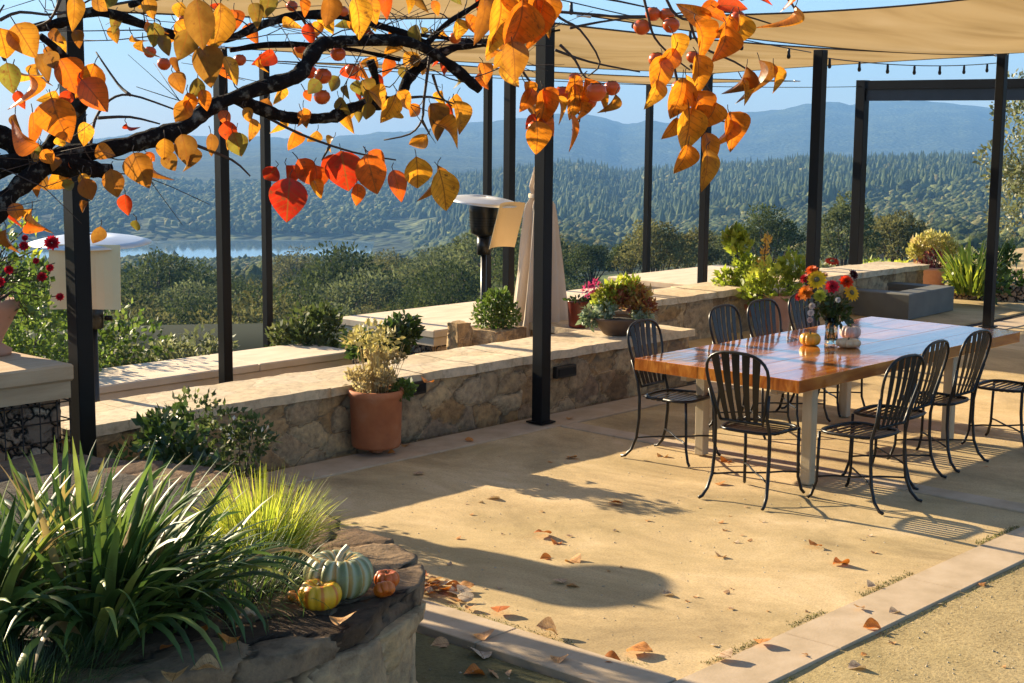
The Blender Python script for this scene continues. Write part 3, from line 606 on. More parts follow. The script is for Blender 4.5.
def gabion(label, x0, x1, y0, y1, zb, zt, ct=.1, cm='slab', faces='front', rows=3, mesh=.11, capx=.04):
    t = thing('gabion_bench', label, 'gabion wall', (0, 0, 0))
    rockbox('stone_fill', x0+.02, x1-.02, y0+.02, y1-.02, zb, zt-ct, MT['gabionstone'], t, .07, .035, 6)
    mb = MB(); r = .0045
    zs = np.arange(zb, zt-ct-.01, mesh)
    for z in zs: mb.tube([(x0-.02, y0-.025, z), (x1+.02, y0-.025, z)], r, 4); mb.tube([(x0-.025, y0-.02, z), (x0-.025, y1+.02, z)], r, 4); mb.tube([(x1+.025, y0-.02, z), (x1+.025, y1+.02, z)], r, 4)
    for x in np.arange(x0, x1+.01, mesh): mb.tube([(x, y0-.03, zb), (x, y0-.03, zt-ct-.005)], r, 4)
    for y in np.arange(y0, y1+.01, mesh): mb.tube([(x0-.03, y, zb), (x0-.03, y, zt-ct-.005)], r, 4); mb.tube([(x1+.03, y, zb), (x1+.03, y, zt-ct-.005)], r, 4)
    mb.build('wire_cage', MT['wire'], t)
    x = x0-capx
    while x < x1+capx-.05:
        e = min(x+2.05, x1+capx); mb = MB(); mb.box(x, e-.006, y0-.06, y1+.04, zt-ct*.5+.002, zt, b=.012); mb.build('cap_slab', MT[cm], t)
        x = e
    mb = MB(); mb.box(x0-.02, x1+.02, y0-.035, y1+.01, zt-ct, zt-ct*.5); mb.build('cap_riser', MT[cm], t)
    return t
gabion('long gabion bench with a cream slab top left of the dry potted plant', 3.6, 11.0, 12.5, 13.3, -.76, -.12, .17)
gabion('wide gabion bench with a broad cream top behind the patio heater and closed umbrella', 12.85, 18.5, 13.05, 14.75, -.76, -.12, .2)
gabion('short gabion bench with a cream top beyond the farther seat wall', 18.65, 21.6, 13.35, 14.9, -.76, .0, .2)
gabion('near gabion bench with a thick cream top carrying the rose urn', 2.0, 4.6, 7.72, 8.62, -.1, 1.0, .2, 'shadedslab')
for (px, py, lab, yy, hw, top) in ((459, 322, 'slim upright stone pier beside the heater pole', 9.6, .08, .56), (495, 328, 'rough stone pier under the round green bush', 9.4, .2, .5)):
    p = D(px, py, 13.9 if px < 480 else 14.1)
    t = thing('stone_pier', lab, 'stone pier', (0, 0, 0)); rockbox('pier_block', p[0]-hw, p[0]+hw*1.1, p[1]-hw, p[1]+hw, -.75, p[2], MT['rock'], t, .03, .02, 4, vor=(3., .04, .15))
    if px > 480: PIER = p

# foreground planter (curved retaining wall)
ZP = .62
rim = [(300, 500), (345, 526), (385, 540), (410, 556), (419, 572), (413, 588), (394, 600), (371, 622), (335, 634), (290, 650), (228, 664), (150, 677), (60, 690), (-40, 706)]
poly = [tuple(G(x, y, ZP)[:2]) for x, y in rim]
poly = [(4.55, 6.3), (4.6, 5.6)][::1]+poly+[(1.2, 3.2), (.2, 4.2), (.6, 6.6), (2.8, 7.2), (4.2, 7.2)]
poly = poly[::-1]
area = sum(poly[i][0]*poly[(i+1) % len(poly)][1]-poly[(i+1) % len(poly)][0]*poly[i][1] for i in range(len(poly)))
if area < 0: poly = poly[::-1]
pl = thing('stone_planter', 'raised curved stone planter in the left foreground holding the pumpkins', 'planter', (0, 0, 0))
rockbox('retaining_wall', 0, 0, 0, 0, -.1, ZP-.085, MT['rockplanter'], pl, .022, .014, 6, poly=poly, vor=(2.3, .1, .1))
cc = np.mean(poly, 0)
def grow(pl_, k): return [tuple(np.array(p)+k*(np.array(p)-cc)/np.linalg.norm(np.array(p)-cc)) for p in pl_]
rockbox('rim_stones', 0, 0, 0, 0, ZP-.09, ZP, MT['rockrim'], pl, .022, .014, 8, poly=grow(poly, .0), vor=(2.6, .09, .08))
rockbox('planting_soil', 0, 0, 0, 0, ZP-.1, ZP+.02, MT['soil'], pl, .06, .035, 4, poly=grow(poly, -.5))

# low raised bed at the far right
bd = thing('planting_bed', 'low stone edged bed holding the spiky yellow plant', 'planting bed', (0, 0, 0))
a = G(948, 298); b = G(1060, 304); dv = (b-a)/np.linalg.norm(b-a); nv = np.array([-dv[1], dv[0], 0]); nv = nv if nv@FW > 0 else -nv
pp = [a, b, b+nv*3, a+nv*3]; pp = [tuple(q[:2]) for q in pp]
rockbox('bed_edge', 0, 0, 0, 0, -.1, .2, MT['gabionstone'], bd, .1, .04, 3, poly=pp)

# concrete fire pit
a = G(908, 320); 
fp = thing('fire_pit', 'square grey concrete fire pit with an open steel burner well', 'fire pit', (a[0], a[1], 0), R(3))
W, Dp, Hh = 1.38, 1.5, .32
mb = MB(); s = .27; Vf = []
for (z_, q_) in ((0, 0), (Hh-.012, 0), (Hh, .012)): Vf += [(q_, q_, z_), (W-q_, q_, z_), (W-q_, Dp-q_, z_), (q_, Dp-q_, z_)]
for z_ in (Hh, .03): Vf += [(s, s, z_), (W-s, s, z_), (W-s, Dp-s, z_), (s, Dp-s, z_)]
mb.add(Vf, [(k*4+i, k*4+(i+1) % 4, k*4+4+(i+1) % 4, k*4+4+i) for k in range(4) for i in range(4)]+[(3, 2, 1, 0), (16, 17, 18, 19)])
mb.build('concrete_body', MT['concrete'], fp)
mb = MB(); mb.box(s+.01, W-s-.01, s+.01, Dp-s-.01, .05, Hh-.14); mb.build('burner_well', MT['blackmetal'], fp)

# ------------------------------------------------------------------ pergola posts
def post(X, Y, zb, zt, lab, w=.052):
    mb = MB(); mb.box(-w, w, -w, w, 0, zt-zb, b=.004); mb.box(-.085, .085, -.085, .085, 0, .012)
    o = mb.build('pergola_post', MT['steel'], None, **tagd(lab, 'post', 'black steel posts of the shade structure')); o.location = (X, Y, zb)
post(4.765, 7.8, -.05, 3.25, 'black steel post at the left front in front of the tan heater panel', .054)
post(8.965, 7.86, .012, 3.2, 'black steel post standing on the paving in front of the closed umbrella', .054)
post(13.08, 7.88, .012, 3.14, 'black steel post rising behind the flower bouquet')
post(17.2, 7.9, .012, 3.27, 'black steel post at the right beyond the end of the table')
post(9.0, 12.08, -.75, 3.1, 'black steel post crossing the long gabion bench at the left')
post(13.16, 12.08, -.75, 3.1, 'black steel post close behind the closed umbrella on its left')
post(17.15, 12.08, -.75, 3.1, 'black steel post below the hanging yellow leaf')
post(12.95, 16.4, -.8, 3.3, 'thin black post in front of the lake left of the red leaves')
post(17.25, 16.3, -.8, 3.15, 'thin black post directly behind the second patio heater')
post(21.4, 16.3, -.8, 3.1, 'thin black post above the bronze succulent bowl')
pf = thing('steel_frame', 'black steel door frame like pergola with a deep header beam at the right', 'pergola frame', (21.35, 12.08, 0))
mb = MB(); mb.box(-.08, .08, -.08, .08, -.02, 3.12, b=.006); mb.build('frame_post', MT['steel'], pf)
mb = MB(); mb.box(-.08, .08, -5.28, -5.12, 0, 3.12, b=.006); mb.build('frame_post', MT['steel'], pf)
mb = MB(); mb.box(-.075, .075, -5.12, -.081, 2.98, 3.11); mb.build('header_beam', MT['steel'], pf)
mb = MB(); mb.box(-.03, .03, -5.12, -.081, 2.80, 2.979); mb.build('screen_cassette', MT['darkgrey'], pf)

# ------------------------------------------------------------------ shade sails
def sail(label, c, inset, sag, n=28):
    """c: four corners; edges curve inward by inset, cloth droops by sag"""
    c = [np.array(p, float) for p in c]; ctr = sum(c)/4; V = []
    for j in range(n+1):
        for i in range(n+1):
            u, v = i/n, j/n
            p = (1-u)*(1-v)*c[0]+u*(1-v)*c[1]+u*v*c[2]+(1-u)*v*c[3]
            bu = 4*u*(1-u); bv = 4*v*(1-v)
            e0 = (c[3]+c[2]-c[0]-c[1])/2; e1 = (c[1]+c[2]-c[0]-c[3])/2
            p = p + e0/np.linalg.norm(e0)*bu*((1-v)*inset[0]-v*inset[2]) + e1/np.linalg.norm(e1)*bv*((1-u)*inset[3]-u*inset[1])
            p[2] -= sag*(bu*.75+bv*.35)*.6 + .02*math.sin(7*u+3*v)*bu*bv+.012*math.sin(17*u-9*v)*bu*bv
            V.append(p)
    i = np.arange(n)[:, None]*(n+1)+np.arange(n)[None]; Q = np.stack([i, i+1, i+n+2, i+n+1], -1).reshape(-1, 4)
    t = thing('shade_sail', label, 'shade sail', (0, 0, 0))
    link('sail_cloth', mesh_np('sail_cloth', V, Q, smooth=True), MT['sail'], t)
    mb = MB(); ring = [V[k] for k in range(n+1)]+[V[k*(n+1)+n] for k in range(1, n+1)]+[V[n*(n+1)+k] for k in range(n-1, -1, -1)]+[V[k*(n+1)] for k in range(n-1, -1, -1)]
    mb.tube(ring, .008, 5); mb.build('edge_cable', MT['twig'], t)
    for q in (V[0], V[n], V[-1], V[n*(n+1)]):
        o_ = (q-ctr)/np.linalg.norm(q-ctr); mb = MB(); mb.tube([q, q+o_*.05, q+o_*.12], [.02, .012, .009], 6); mb.build('corner_shackle', MT['alu'], t)
sail('large tan shade sail at the upper right over the dining table', [(10.4, 3.6, 3.5), (17.3, 3.7, 3.55), (17.2, 7.85, 3.27), (9.5, 7.85, 3.26)], (.3, .3, .2, .8), .28)
sail('tan shade sail in the middle beyond the row of front posts', [(8.97, 8.0, 3.2), (17.2, 8.0, 3.25), (17.15, 12.0, 3.1), (9.0, 12.0, 3.1)], (.2, .4, .2, .9), .08)
sail('tan shade sail at the upper left above the persimmon branches', [(4.7, 3.6, 3.4), (8.2, 3.6, 3.6), (8.93, 7.8, 3.24), (4.8, 7.72, 3.02)], (.3, 1.5, .1, .2), .12)
sail('far narrow tan shade sail low over the back posts', [(13.1, 13.3, 3.12), (21.3, 13.3, 3.12), (21.3, 16.2, 3.1), (13.0, 16.2, 3.2)], (.5, .4, .4, .5), .05)
def lights(label, a, b, n, sag, bulbs=True):
    a, b = Vector(a), Vector(b); t = thing('string_lights', label, 'string lights', a)
    pts = []
    for i in range(25):
        u = i/24; p = a+(b-a)*u-a; p.z -= 4*u*(1-u)*sag; pts.append(p)
    mb = MB(); mb.tube(pts, .005, 4); mb.build('cable', MT['iron'], t)
    for k in range(n):
        u = (k+.5)/n; p = a+(b-a)*u-a; p.z -= 4*u*(1-u)*sag
        mb = MB(); mb.lathe([(.01, 0), (.014, -.02), (.014, -.05), (.02, -.075), (.015, -.095), (.004, -.1)], tuple(p), 8); mb.build('bulb', MT['blackmetal'], t)
lights('string of dark bulbs hanging under the large sail at the right', (13.08, 7.95, 3.08), (17.2, 7.95, 3.16), 7, .06)
lights('string of dark bulbs hanging between the left sails', (8.97, 7.95, 3.4), (13.1, 8.0, 3.12), 5, .02)
lights('thin cable strung across the back posts', (9.0, 12.08, 3.0), (21.3, 12.08, 3.02), 1, .1)
#PART3
# ------------------------------------------------------------------ dining table
tb = thing('dining_table', 'long varnished wood dining table set with flowers and small pumpkins', 'table', (0, 0, 0))
mb = MB(); xs0, xs1, y0, y1 = 8.42, 11.8, 5.14, 6.5; n = 5; wd = (y1-y0)/n
for i in range(n): mb.box(xs0+random.uniform(0, .004), xs1, y0+i*wd+.0004, y0+(i+1)*wd-.0004, .665, .75+random.uniform(-.0003, .0003), b=.0025)
mb.build('tabletop', MT['table'], tb)
mb = MB(); mb.box(8.6, 11.62, 5.42, 5.47, .6, .664); mb.box(8.6, 11.62, 6.17, 6.22, .6, .664); mb.build('apron', MT['legwood'], tb)
for (x, y) in ((8.7, 5.22), (8.95, 6.27), (10.75, 5.22), (11.0, 6.27)):
    mb = MB(); mb.box(x-.038, x+.038, y-.038, y+.038, .0, .664, b=.005); mb.build('leg', MT['legwood'], tb)
    
# ------------------------------------------------------------------ chairs: local +Y is the way the sitter faces
def make_chair():
    t = thing('patio_chair', '', 'chair', (0, 0, 0))
    def bw(z): return .15+.075*min(1, (z-.5)/.3)          # half width of the back
    def by(z): return -.205-.22*max(0, z-.45)
    arch = []
    for k in range(13):
        a = math.pi*k/12; cs, sn_ = math.cos(a), abs(math.sin(a))**.85; arch.append((-.225*math.copysign(abs(cs)**.72, cs), by(.84+.14*sn_), .84+.14*sn_))
    low = [(-bw(z), by(z), z) for z in (.52, .6, .7, .78)]
    mb = MB(); loop = low+arch+[(-p[0], p[1], p[2]) for p in reversed(low)]+[low[0]]
    mb.tube(loop, .0105, 6); mb.build('back_frame', MT['iron'], t)
    for k in range(5):                                      # slats fan out upwards
        u = (k+.5)/5*2-1; mb = MB(); pts = []
        xt = u*.19; zt = .84+.14*max(0, 1-(abs(xt)/.225)**(2/.72))**.425
        V = []
        for j in range(7):
            q = j/6; z = .525+(zt-.003-.525)*q; x = u*.13*(1-q)+xt*q; hw = .016+.013*q; y = by(z)-.018*(1-u*u)*math.sin(math.pi*q)
            V += [(x-hw, y-.002, z), (x+hw, y-.002, z), (x+hw, y+.002, z), (x-hw, y+.002, z)]
        F = [(j*4+i, j*4+(i+1) % 4, j*4+4+(i+1) % 4, j*4+4+i) for j in range(6) for i in range(4)]
        mb.add(V, F); mb.build('back_slat', MT['iron'], t)
    mb = MB(); ring = []
    for k in range(24):
        a = 2*math.pi*k/24; c_, s_ = math.cos(a), math.sin(a); e = .55
        ring.append((.215*abs(c_)**e*(1 if c_ > 0 else -1)*(1.04 if s_ > 0 else .95), .205*abs(s_)**e*(1 if s_ > 0 else -1), .455))
    mb.tube(ring+[ring[0]], .011, 6); 
    for k in range(9):
        y = -.18+k*.045; hw = .205 if abs(y) < .15 else .17
        mb.box(-hw, hw, y-.0145, y+.0145, .452-.012*(1-(y/.2)**2), .456-.012*(1-(y/.2)**2))
    mb.build('seat', MT['iron'], t)
    for s in (-1, 1):
        mb = MB(); mb.tube([(s*.235, -.33, .006), (s*.228, -.3, .012), (s*.218, -.255, .06), (s*.205, -.222, .15), (s*.2, -.205, .3), (s*.2, -.205, .45), (s*.19, by(.56), .56), (s*.218, by(.72), .72)], [.011, .0105, .011, .0115, .0115, .0115, .01, .009], 6, flat=1.1)
        mb.build('leg', MT['iron'], t)
        mb = MB(); mb.tube([(s*.225, .235, .006), (s*.214, .215, .03), (s*.2, .19, .12), (s*.198, .185, .3), (s*.2, .18, .45)], .011, 6); mb.build('leg', MT['iron'], t)
    for s in (-1, 1):                                       # two bowed stretchers crossing
        mb = MB(); mb.tube([(s*.2, .188, .15), (s*.13, .12, .155), (s*.05, .03, .15), (-s*.0, -.02, .15), (-s*.08, -.1, .155), (-s*.2, -.225, .15)], .007, 5); mb.build('stretcher', MT['iron'], t)
    return t
ch0 = make_chair()
H2 = math.pi
SEATS = [  # x, y, facing, label
 (8.2, 5.3, -H2/2+.06, 'nearest black iron chair at the end of the table with its slatted back fully seen'),
 (8.57, 4.76, -.05, 'black iron chair seen from the side at the near corner of the table'),
 (9.27, 4.93, .06, 'second black iron chair along the near table side, mostly hidden by the one in front'),
 (9.98, 4.96, .0, 'third black iron chair along the near side, its whole back overlapping the table edge'),
 (10.87, 4.82, .03, 'black iron chair at the right edge of the picture, back cut off by the frame'),
 (8.74, 6.34, H2+.1, 'black iron chair at the far left corner of the table with its back turned away'),
 (9.93, 6.46, H2+.05, 'black iron chair across the table directly in front of the terracotta bowl of greens'),
 (10.47, 6.46, H2-.03, 'black iron chair across the table in front of the tall terracotta pot'),
 (11.15, 6.5, H2, 'black iron chair on the far side half hidden by the flower bouquet')]
for i, (x, y, rz, lab) in enumerate(SEATS):
    if i == 0: ch0.location = (x, y, 0); ch0.rotation_euler = (0, 0, rz); ch0['label'] = lab; ch0['group'] = 'black iron chairs round the dining table'
    else: copy_tree(ch0, loc=(x, y, 0), rz=rz, label=lab)

# ------------------------------------------------------------------ pumpkins and flowers
def pumpkin(label, loc, r, h, stops, lobes=10, ribs=.12, stem=.03, stemr=.008, tilt=(0, 0), stripe=None, smat='calyx', group=None, name='pumpkin', bend=.4):
    t = thing(name, label, 'pumpkin', loc, random.uniform(0, 6), group); seg = lobes*8
    V = []; prof = 18
    for i in range(prof+1):
        a = math.pi*i/prof; rr = math.sin(a)**.8*r; z = -math.cos(a)*h/2; dip = .3*h*math.exp(-((math.sin(a))/.42)**2)
        z = z+dip if z < 0 else z-dip
        for k in range(seg):
            th = 2*math.pi*k/seg; g = 1-ribs*(1-abs(math.sin(th*lobes/2)))**1.6*1.2
            wob = 1+.04*noise.noise(Vector((math.cos(th)*1.5, math.sin(th)*1.5, r*40)))
            V.append((rr*g*wob*math.cos(th), rr*g*wob*math.sin(th), z*(.96+.04*g)+h/2-.12*h))
    F = [(i*seg+k, i*seg+(k+1) % seg, (i+1)*seg+(k+1) % seg, (i+1)*seg+k) for i in range(prof) for k in range(seg)]
    m, nt, b = newmat('pumpkin_rind'); tc = nt.nodes.new('ShaderNodeTexCoord'); sx = nt.nodes.new('ShaderNodeSeparateXYZ'); L(nt, tc.outputs['Object'], sx.inputs[0])
    at = nt.nodes.new('ShaderNodeMath'); at.operation = 'ARCTAN2'; L(nt, sx.outputs[1], at.inputs[0]); L(nt, sx.outputs[0], at.inputs[1])
    mu = nt.nodes.new('ShaderNodeMath'); mu.operation = 'MULTIPLY'; mu.inputs[1].default_value = lobes; L(nt, at.outputs[0], mu.inputs[0])
    sn = nt.nodes.new('ShaderNodeMath'); sn.operation = 'COSINE'; L(nt, mu.outputs[0], sn.inputs[0])
    nz = N(nt, 'ShaderNodeTexNoise', Scale=3./r*.5, Detail=8, Roughness=.7); L(nt, tc.outputs['Object'], nz.inputs['Vector'])
    ad = nt.nodes.new('ShaderNodeMath'); ad.operation = 'MULTIPLY_ADD'; ad.inputs[1].default_value = .5 if stripe else 0.; ad.inputs[2].default_value = .5; L(nt, sn.outputs[0], ad.inputs[0])
    a2 = nt.nodes.new('ShaderNodeMath'); a2.operation = 'MULTIPLY_ADD'; a2.inputs[1].default_value = .6; a2.inputs[2].default_value = -.3; L(nt, nz.outputs['Fac'], a2.inputs[0])
    a3 = nt.nodes.new('ShaderNodeMath'); a3.operation = 'ADD'; L(nt, ad.outputs[0], a3.inputs[0]); L(nt, a2.outputs[0], a3.inputs[1])
    rp = ramp(nt, stops); L(nt, a3.outputs[0], rp.inputs[0]); L(nt, rp.outputs[0], b.inputs['Base Color']); b.inputs['Roughness'].default_value = .38
    bp = N(nt, 'ShaderNodeBump', Strength=.6, Distance=.006); L(nt, nz.outputs['Fac'], bp.inputs['Height']); L(nt, bp.outputs[0], b.inputs['Normal'])
    mb = MB(); mb.add(V, F, True); mb.build('rind', m, t)
    z0 = h*.62; mb = MB(); mb.tube([(0, 0, z0-.01), (0, 0, z0+stem*.3), (stem*bend*.5, 0, z0+stem*.75), (stem*bend*1.6, 0, z0+stem*1.15)], [stemr*1.9, stemr*1.1, stemr*.95, stemr*1.25], 6, smooth=False); mb.build('stem', MT['dryleaf'] if smat == 'dry' else MT[smat], t)
    t.rotation_euler = (tilt[0], tilt[1], t.rotation_euler[2])
    return t
ZQ = ZP+.012
GREEN = [(.1, (.16, .17, .06)), (.35, (.26, .28, .12)), (.55, (.4, .4, .22)), (.75, (.52, .5, .3)), (.95, (.55, .34, .1))]
p = G(338, 594, ZQ); g_ = pumpkin('large grey green ribbed pumpkin with a curved stem on the planter rim', p, .135, .2, GREEN, 12, .2, .05, .011, stripe=True, smat='legwood', bend=.45); g_.rotation_euler = (0, .04, -YAW+.4)
p = G(320, 607, ZQ); pumpkin('small yellow pumpkin with orange stripes in front of the green one', p, .082, .125, [(.0, (.66, .16, .01)), (.1, (.68, .22, .01)), (.2, (.78, .4, .01)), (.9, (.82, .44, .02))], 8, .1, .012, .005, stripe=True)
p = G(390, 590, ZQ); pumpkin('mini orange pumpkin, upper of the two beside the green pumpkin', p+np.array([.02, .04, .0]), .05, .08, [(.3, (.6, .1, .01)), (.7, (.68, .16, .01))], 8, .14, .01, .004)
p = G(386, 593, ZQ); pumpkin('mini orange pumpkin lying on its side in front of its twin', p-np.array([.02, .02, 0]), .042, .064, [(.3, (.6, .1, .01)), (.7, (.7, .18, .01))], 8, .14, .01, .004, tilt=(.45, -.5))
p = G(296, 600, ZQ); pumpkin('tiny orange gourd tucked behind the yellow striped pumpkin', p, .035, .045, [(.3, (.5, .16, .01)), (.7, (.6, .25, .02))], 6, .1, .01, .004)
def TG(x, y): return G(x, y, .752)
pumpkin('small yellow orange pumpkin on the table left of the vase', TG(810, 345), .08, .12, [(.3, (.66, .24, .01)), (.6, (.72, .36, .02)), (.85, (.72, .48, .05))], 8, .12, .03, .006)
pumpkin('flat cream orange pumpkin on the table in front right of the vase', TG(848, 347), .095, .085, [(.3, (.62, .36, .16)), (.7, (.68, .5, .3))], 9, .14, .014, .006)
pumpkin('pale pinkish squash on the table behind the cream pumpkin', TG(850, 338), .085, .125, [(.3, (.52, .36, .27)), (.7, (.6, .48, .4))], 9, .14, .02, .006)
vs = thing('glass_vase', 'clear glass vase of cut stems standing on the table', 'vase', TG(831, 343))
def glass():
    m, nt, b = newmat('clear_glass'); b.inputs['Base Color'].default_value = (.75, .85, .75, 1); b.inputs['Transmission Weight'].default_value = 1; b.inputs['Roughness'].default_value = .03; b.inputs['IOR'].default_value = 1.4; return m
mb = MB(); mb.lathe([(.0, 0), (.05, 0), (.052, .02), (.045, .1), (.055, .2), (.052, .2), (.042, .1), (.048, .025), (0, .02)], seg=24, cap=False); mb.build('glass_body', glass(), vs)
mb = MB()
for k in range(12):
    a = k*.52; mb.tube([(.03*math.cos(a+2), .03*math.sin(a+2), .03), (.03*math.cos(a), .03*math.sin(a), .2), (.1*math.cos(a), .1*math.sin(a), .34)], .003, 5)
bq = thing('flower_bouquet', 'bouquet of yellow, orange and red flowers in the glass vase', 'bouquet', TG(831, 343))
mb.build('stems', MT['mdleaf'], bq, rnd=None)
cloud([(0, 0, .27, .12, .12, .08), (.04, -.04, .22, .1, .1, .08), (-.06, .05, .3, .1, .1, .1)], 130, .05, 'dia', MT['dkleaf'], 'foliage', bq, .2, .2)
def flower(parent, c, r, colr, facing, kind='daisy', name='flower'):
    m = MT.get(('fl', colr)) or leafmat('petal', [(0, tuple(x*.75 for x in colr)), (1, colr)], .5, .3, .3, 1.2); MT[('fl', colr)] = m
    f = Vector(facing).normalized(); M = f.to_track_quat('Z', 'Y').to_matrix(); P = []; Dr = []; Nr = []; S = []
    lay = 2 if kind == 'daisy' else 6
    for l in range(lay):
        n = 14 if kind == 'daisy' else 9
        for k in range(n):
            a = 2*math.pi*(k+.5*l)/n; el = .1+.2*l if kind == 'daisy' else .15+.23*l
            d = M @ Vector((math.cos(a)*math.cos(el), math.sin(a)*math.cos(el), math.sin(el))); Dr.append(d); P.append(Vector(c)+d*r*.12); Nr.append(f+d*.1); S.append(r*(1-.08*l))
    V, Q, A = leaves(np.array(P), np.array(Dr), np.array(Nr), np.array(S), 'fold', wid=np.full(len(P), 1.1 if kind == 'daisy' else 1.5))
    o = link(name, mesh_np(name, V, Q, rnd=A), m, parent)
    if kind == 'daisy':
        mb = MB(); mb.lathe([(r*.3, 0), (r*.28, r*.08), (r*.15, r*.13), (0.001, r*.14)], seg=12, M=M.to_4x4()); mb.v = [(a+c[0]+f.x*.01, b_+c[1]+f.y*.01, z+c[2]+f.z*.01) for a, b_, z in mb.v]; mb.build('flower_centre', MT['calyx'], o)
tocam = np.array([-.62, -.75, .25]); vb = np.array(TG(831, 343))
def OF(px, py, k=0.): 
    q = D(px, py, proj_d+k); return tuple(q-vb)
proj_d = float((vb-CAM)@FW)
for (px, py, r, c, kd, k) in ((817, 280, .065, (.85, .6, .01), 'daisy', -.1), (806, 293, .055, (.8, .25, .02), 'ball', -.05), (851, 293, .06, (.85, .5, .01), 'daisy', .0), (832, 287, .05, (.7, .03, .06), 'ball', -.05),
    (846, 282, .05, (.8, .06, .01), 'ball', -.02), (832, 262, .05, (.6, .03, .01), 'daisy', .1), (812, 271, .045, (.75, .15, .03), 'ball', .05), (799, 297, .03, (.7, .04, .03), 'ball', 0), (805, 279, .04, (.4, .01, .02), 'ball', .08),
    (853, 275, .04, (.12, .01, .03), 'ball', .05), (820, 296, .045, (.45, .5, .06), 'ball', -.1), (812, 306, .024, (.75, .7, .68), 'ball', -.08), (811, 313, .024, (.75, .7, .68), 'ball', -.08), (810, 320, .02, (.7, .55, .5), 'ball', -.08), (838, 300, .02, (.75, .72, .7), 'ball', -.1), (824, 276, .03, (.6, .3, .2), 'ball', .05)):
    o3 = OF(px, py, k-.08); flower(bq, o3, r*1.12, c, (tocam[0]+o3[0]*4+random.uniform(-.3, .3), tocam[1]+o3[1]*4+random.uniform(-.3, .3), tocam[2]+o3[2]*1.2), kd)

# ------------------------------------------------------------------ patio heaters
def heater(label, base, hz, yaw, tilt, ptilt, pw=.5, ph=.46, pdist=.3, burner=True, px=0.):
    t = thing('patio_heater', label, 'patio heater', base, yaw); hh = hz-base[2]
    M = Matrix.Translation((0, 0, hh)) @ Matrix.Rotation(tilt[0], 4, 'X') @ Matrix.Rotation(tilt[1], 4, 'Y')
    mb = MB(); mb.lathe([(.405, -.035), (.41, -.03), (.34, -.01), (.2, .015), (.03, .025), (.03, .021), (.2, .01), (.34, -.015), (.4, -.035)], seg=40, cap=False, M=M); mb.build('reflector_hood', MT['alu'], t)
    mb = MB(); mb.lathe([(.07, hh-.42), (.14, hh-.38), (.155, hh-.3), (.16, hh-.16), (.165, hh-.15), (.165, hh-.03), (.13, hh)], seg=28); mb.build('burner_head', MT['blackmetal'], t)
    for k in range(4): mb = MB(); mb.lathe([(.168, hh-.3+k*.03), (.168, hh-.295+k*.03)], seg=28, cap=False); mb.build('burner_ring', MT['steel'], t)
    mb = MB(); mb.lathe([(.075, hh-.62), (.075, hh-.42)], seg=16); mb.build('control_box', MT['blackmetal'], t)
    mb = MB(); mb.lathe([(.018, 0), (.018, .05)], (.085, 0, hh-.55), 8, M=Matrix.Rotation(math.pi/2, 4, 'Y')); mb.build('control_knob', MT['steel'], t)
    mb = MB(); mb.lathe([(.032, .35), (.032, hh-.6)], seg=14); mb.build('pole', MT['blackmetal'], t)
    mb = MB(); mb.lathe([(.24, 0), (.24, .03), (.2, .06), (.19, .5), (.16, .53), (.03, .56)], seg=28); mb.build('tank_base', MT['blackmetal'], t)
    Mp = Matrix.Translation((px, -pdist, hh-.02)) @ Matrix.Rotation(ptilt, 4, 'X')
    mb = MB(); n = 8; V = []
    for i in range(n+1):
        u = i/n*2-1; yb = .05*(u*u)
        for (zz, yy) in ((0, 0), (0, .006), (-ph, .006), (-ph, 0)): V.append(tuple(Mp @ Vector((u*pw/2, yb*-1+yy, zz))))
    F = [(i*4+k, i*4+(k+1) % 4, i*4+4+(k+1) % 4, i*4+4+k) for i in range(n) for k in range(4)]+[(0, 1, 2, 3), tuple(n*4+k for k in (3, 2, 1, 0))]
    mb.add(V, F); mb.build('heat_deflector', MT['tan_metal'], t)
    return t
cy = math.atan2(Rt[1], Rt[0])                         # local x runs across the view
h1 = D(90, 238, 10.25); heater('left patio heater, its wide pale hood and tan deflector facing the camera', (h1[0], h1[1], -.72), h1[2], cy, (.05, .0), -.06, .47, .43, .3, px=.06)
h2 = D(484, 196, 16.6); heater('patio heater with black burner and tilted tan deflector behind the middle of the seat wall', (h2[0], h2[1], -.72), h2[2]-.03, cy+.85, (.12, .0), .3, .42, .52, .38)

# ------------------------------------------------------------------ closed umbrella
u0 = D(539, 300, 14.6); um = thing('closed_umbrella', 'closed beige canvas umbrella strapped near its top, standing behind the black post', 'umbrella', (u0[0], u0[1], -.72))
zt = 2.4-(150-123)*14.6/1502+.72; zb_ = 2.4-(348-123)*14.6/1502+.72
V = []; n = 96; m = 34
for i in range(m+1):
    t_ = i/m; z = zt-(zt-zb_)*t_; rr = (.02+.085*min(1, t_/.2)) if t_ < .2 else (.09+.145*((t_-.2)/.8)**.8*(1-.18*max(0, (t_-.75)/.25)))
    if .19 < t_ < .25: rr *= .8
    for k in range(n):
        a = 2*math.pi*k/n; f = 1+(.36+.16*t_)*math.sin(8*a+1.6*math.sin(3*t_+a))*min(1, t_*3+.3)+.13*math.sin(19*a+4*t_)
        zz = z-(.09*math.sin(4*a+1) if i == m else 0)*1-(.16*t_**6*math.sin(3*a+.6)); V.append((rr*f*math.cos(a), rr*f*math.sin(a)*.8, zz))
F = [(i*n+k, i*n+(k+1) % n, (i+1)*n+(k+1) % n, (i+1)*n+k) for i in range(m) for k in range(n)]+[tuple(range(n))]
mb = MB(); mb.add(V, F, True); mb.build('canopy', MT['canvas'], um)
mb = MB(); mb.lathe([(.025, 0), (.025, zt+.04)], seg=12); mb.build('pole', MT['legwood'], um)
mb = MB(); zs_ = zt-(zt-zb_)*.22; mb.lathe([(.112, zs_-.02), (.116, zs_), (.112, zs_+.02)], seg=24, cap=False); mb.build('tie_strap', MT['canvas'], um)
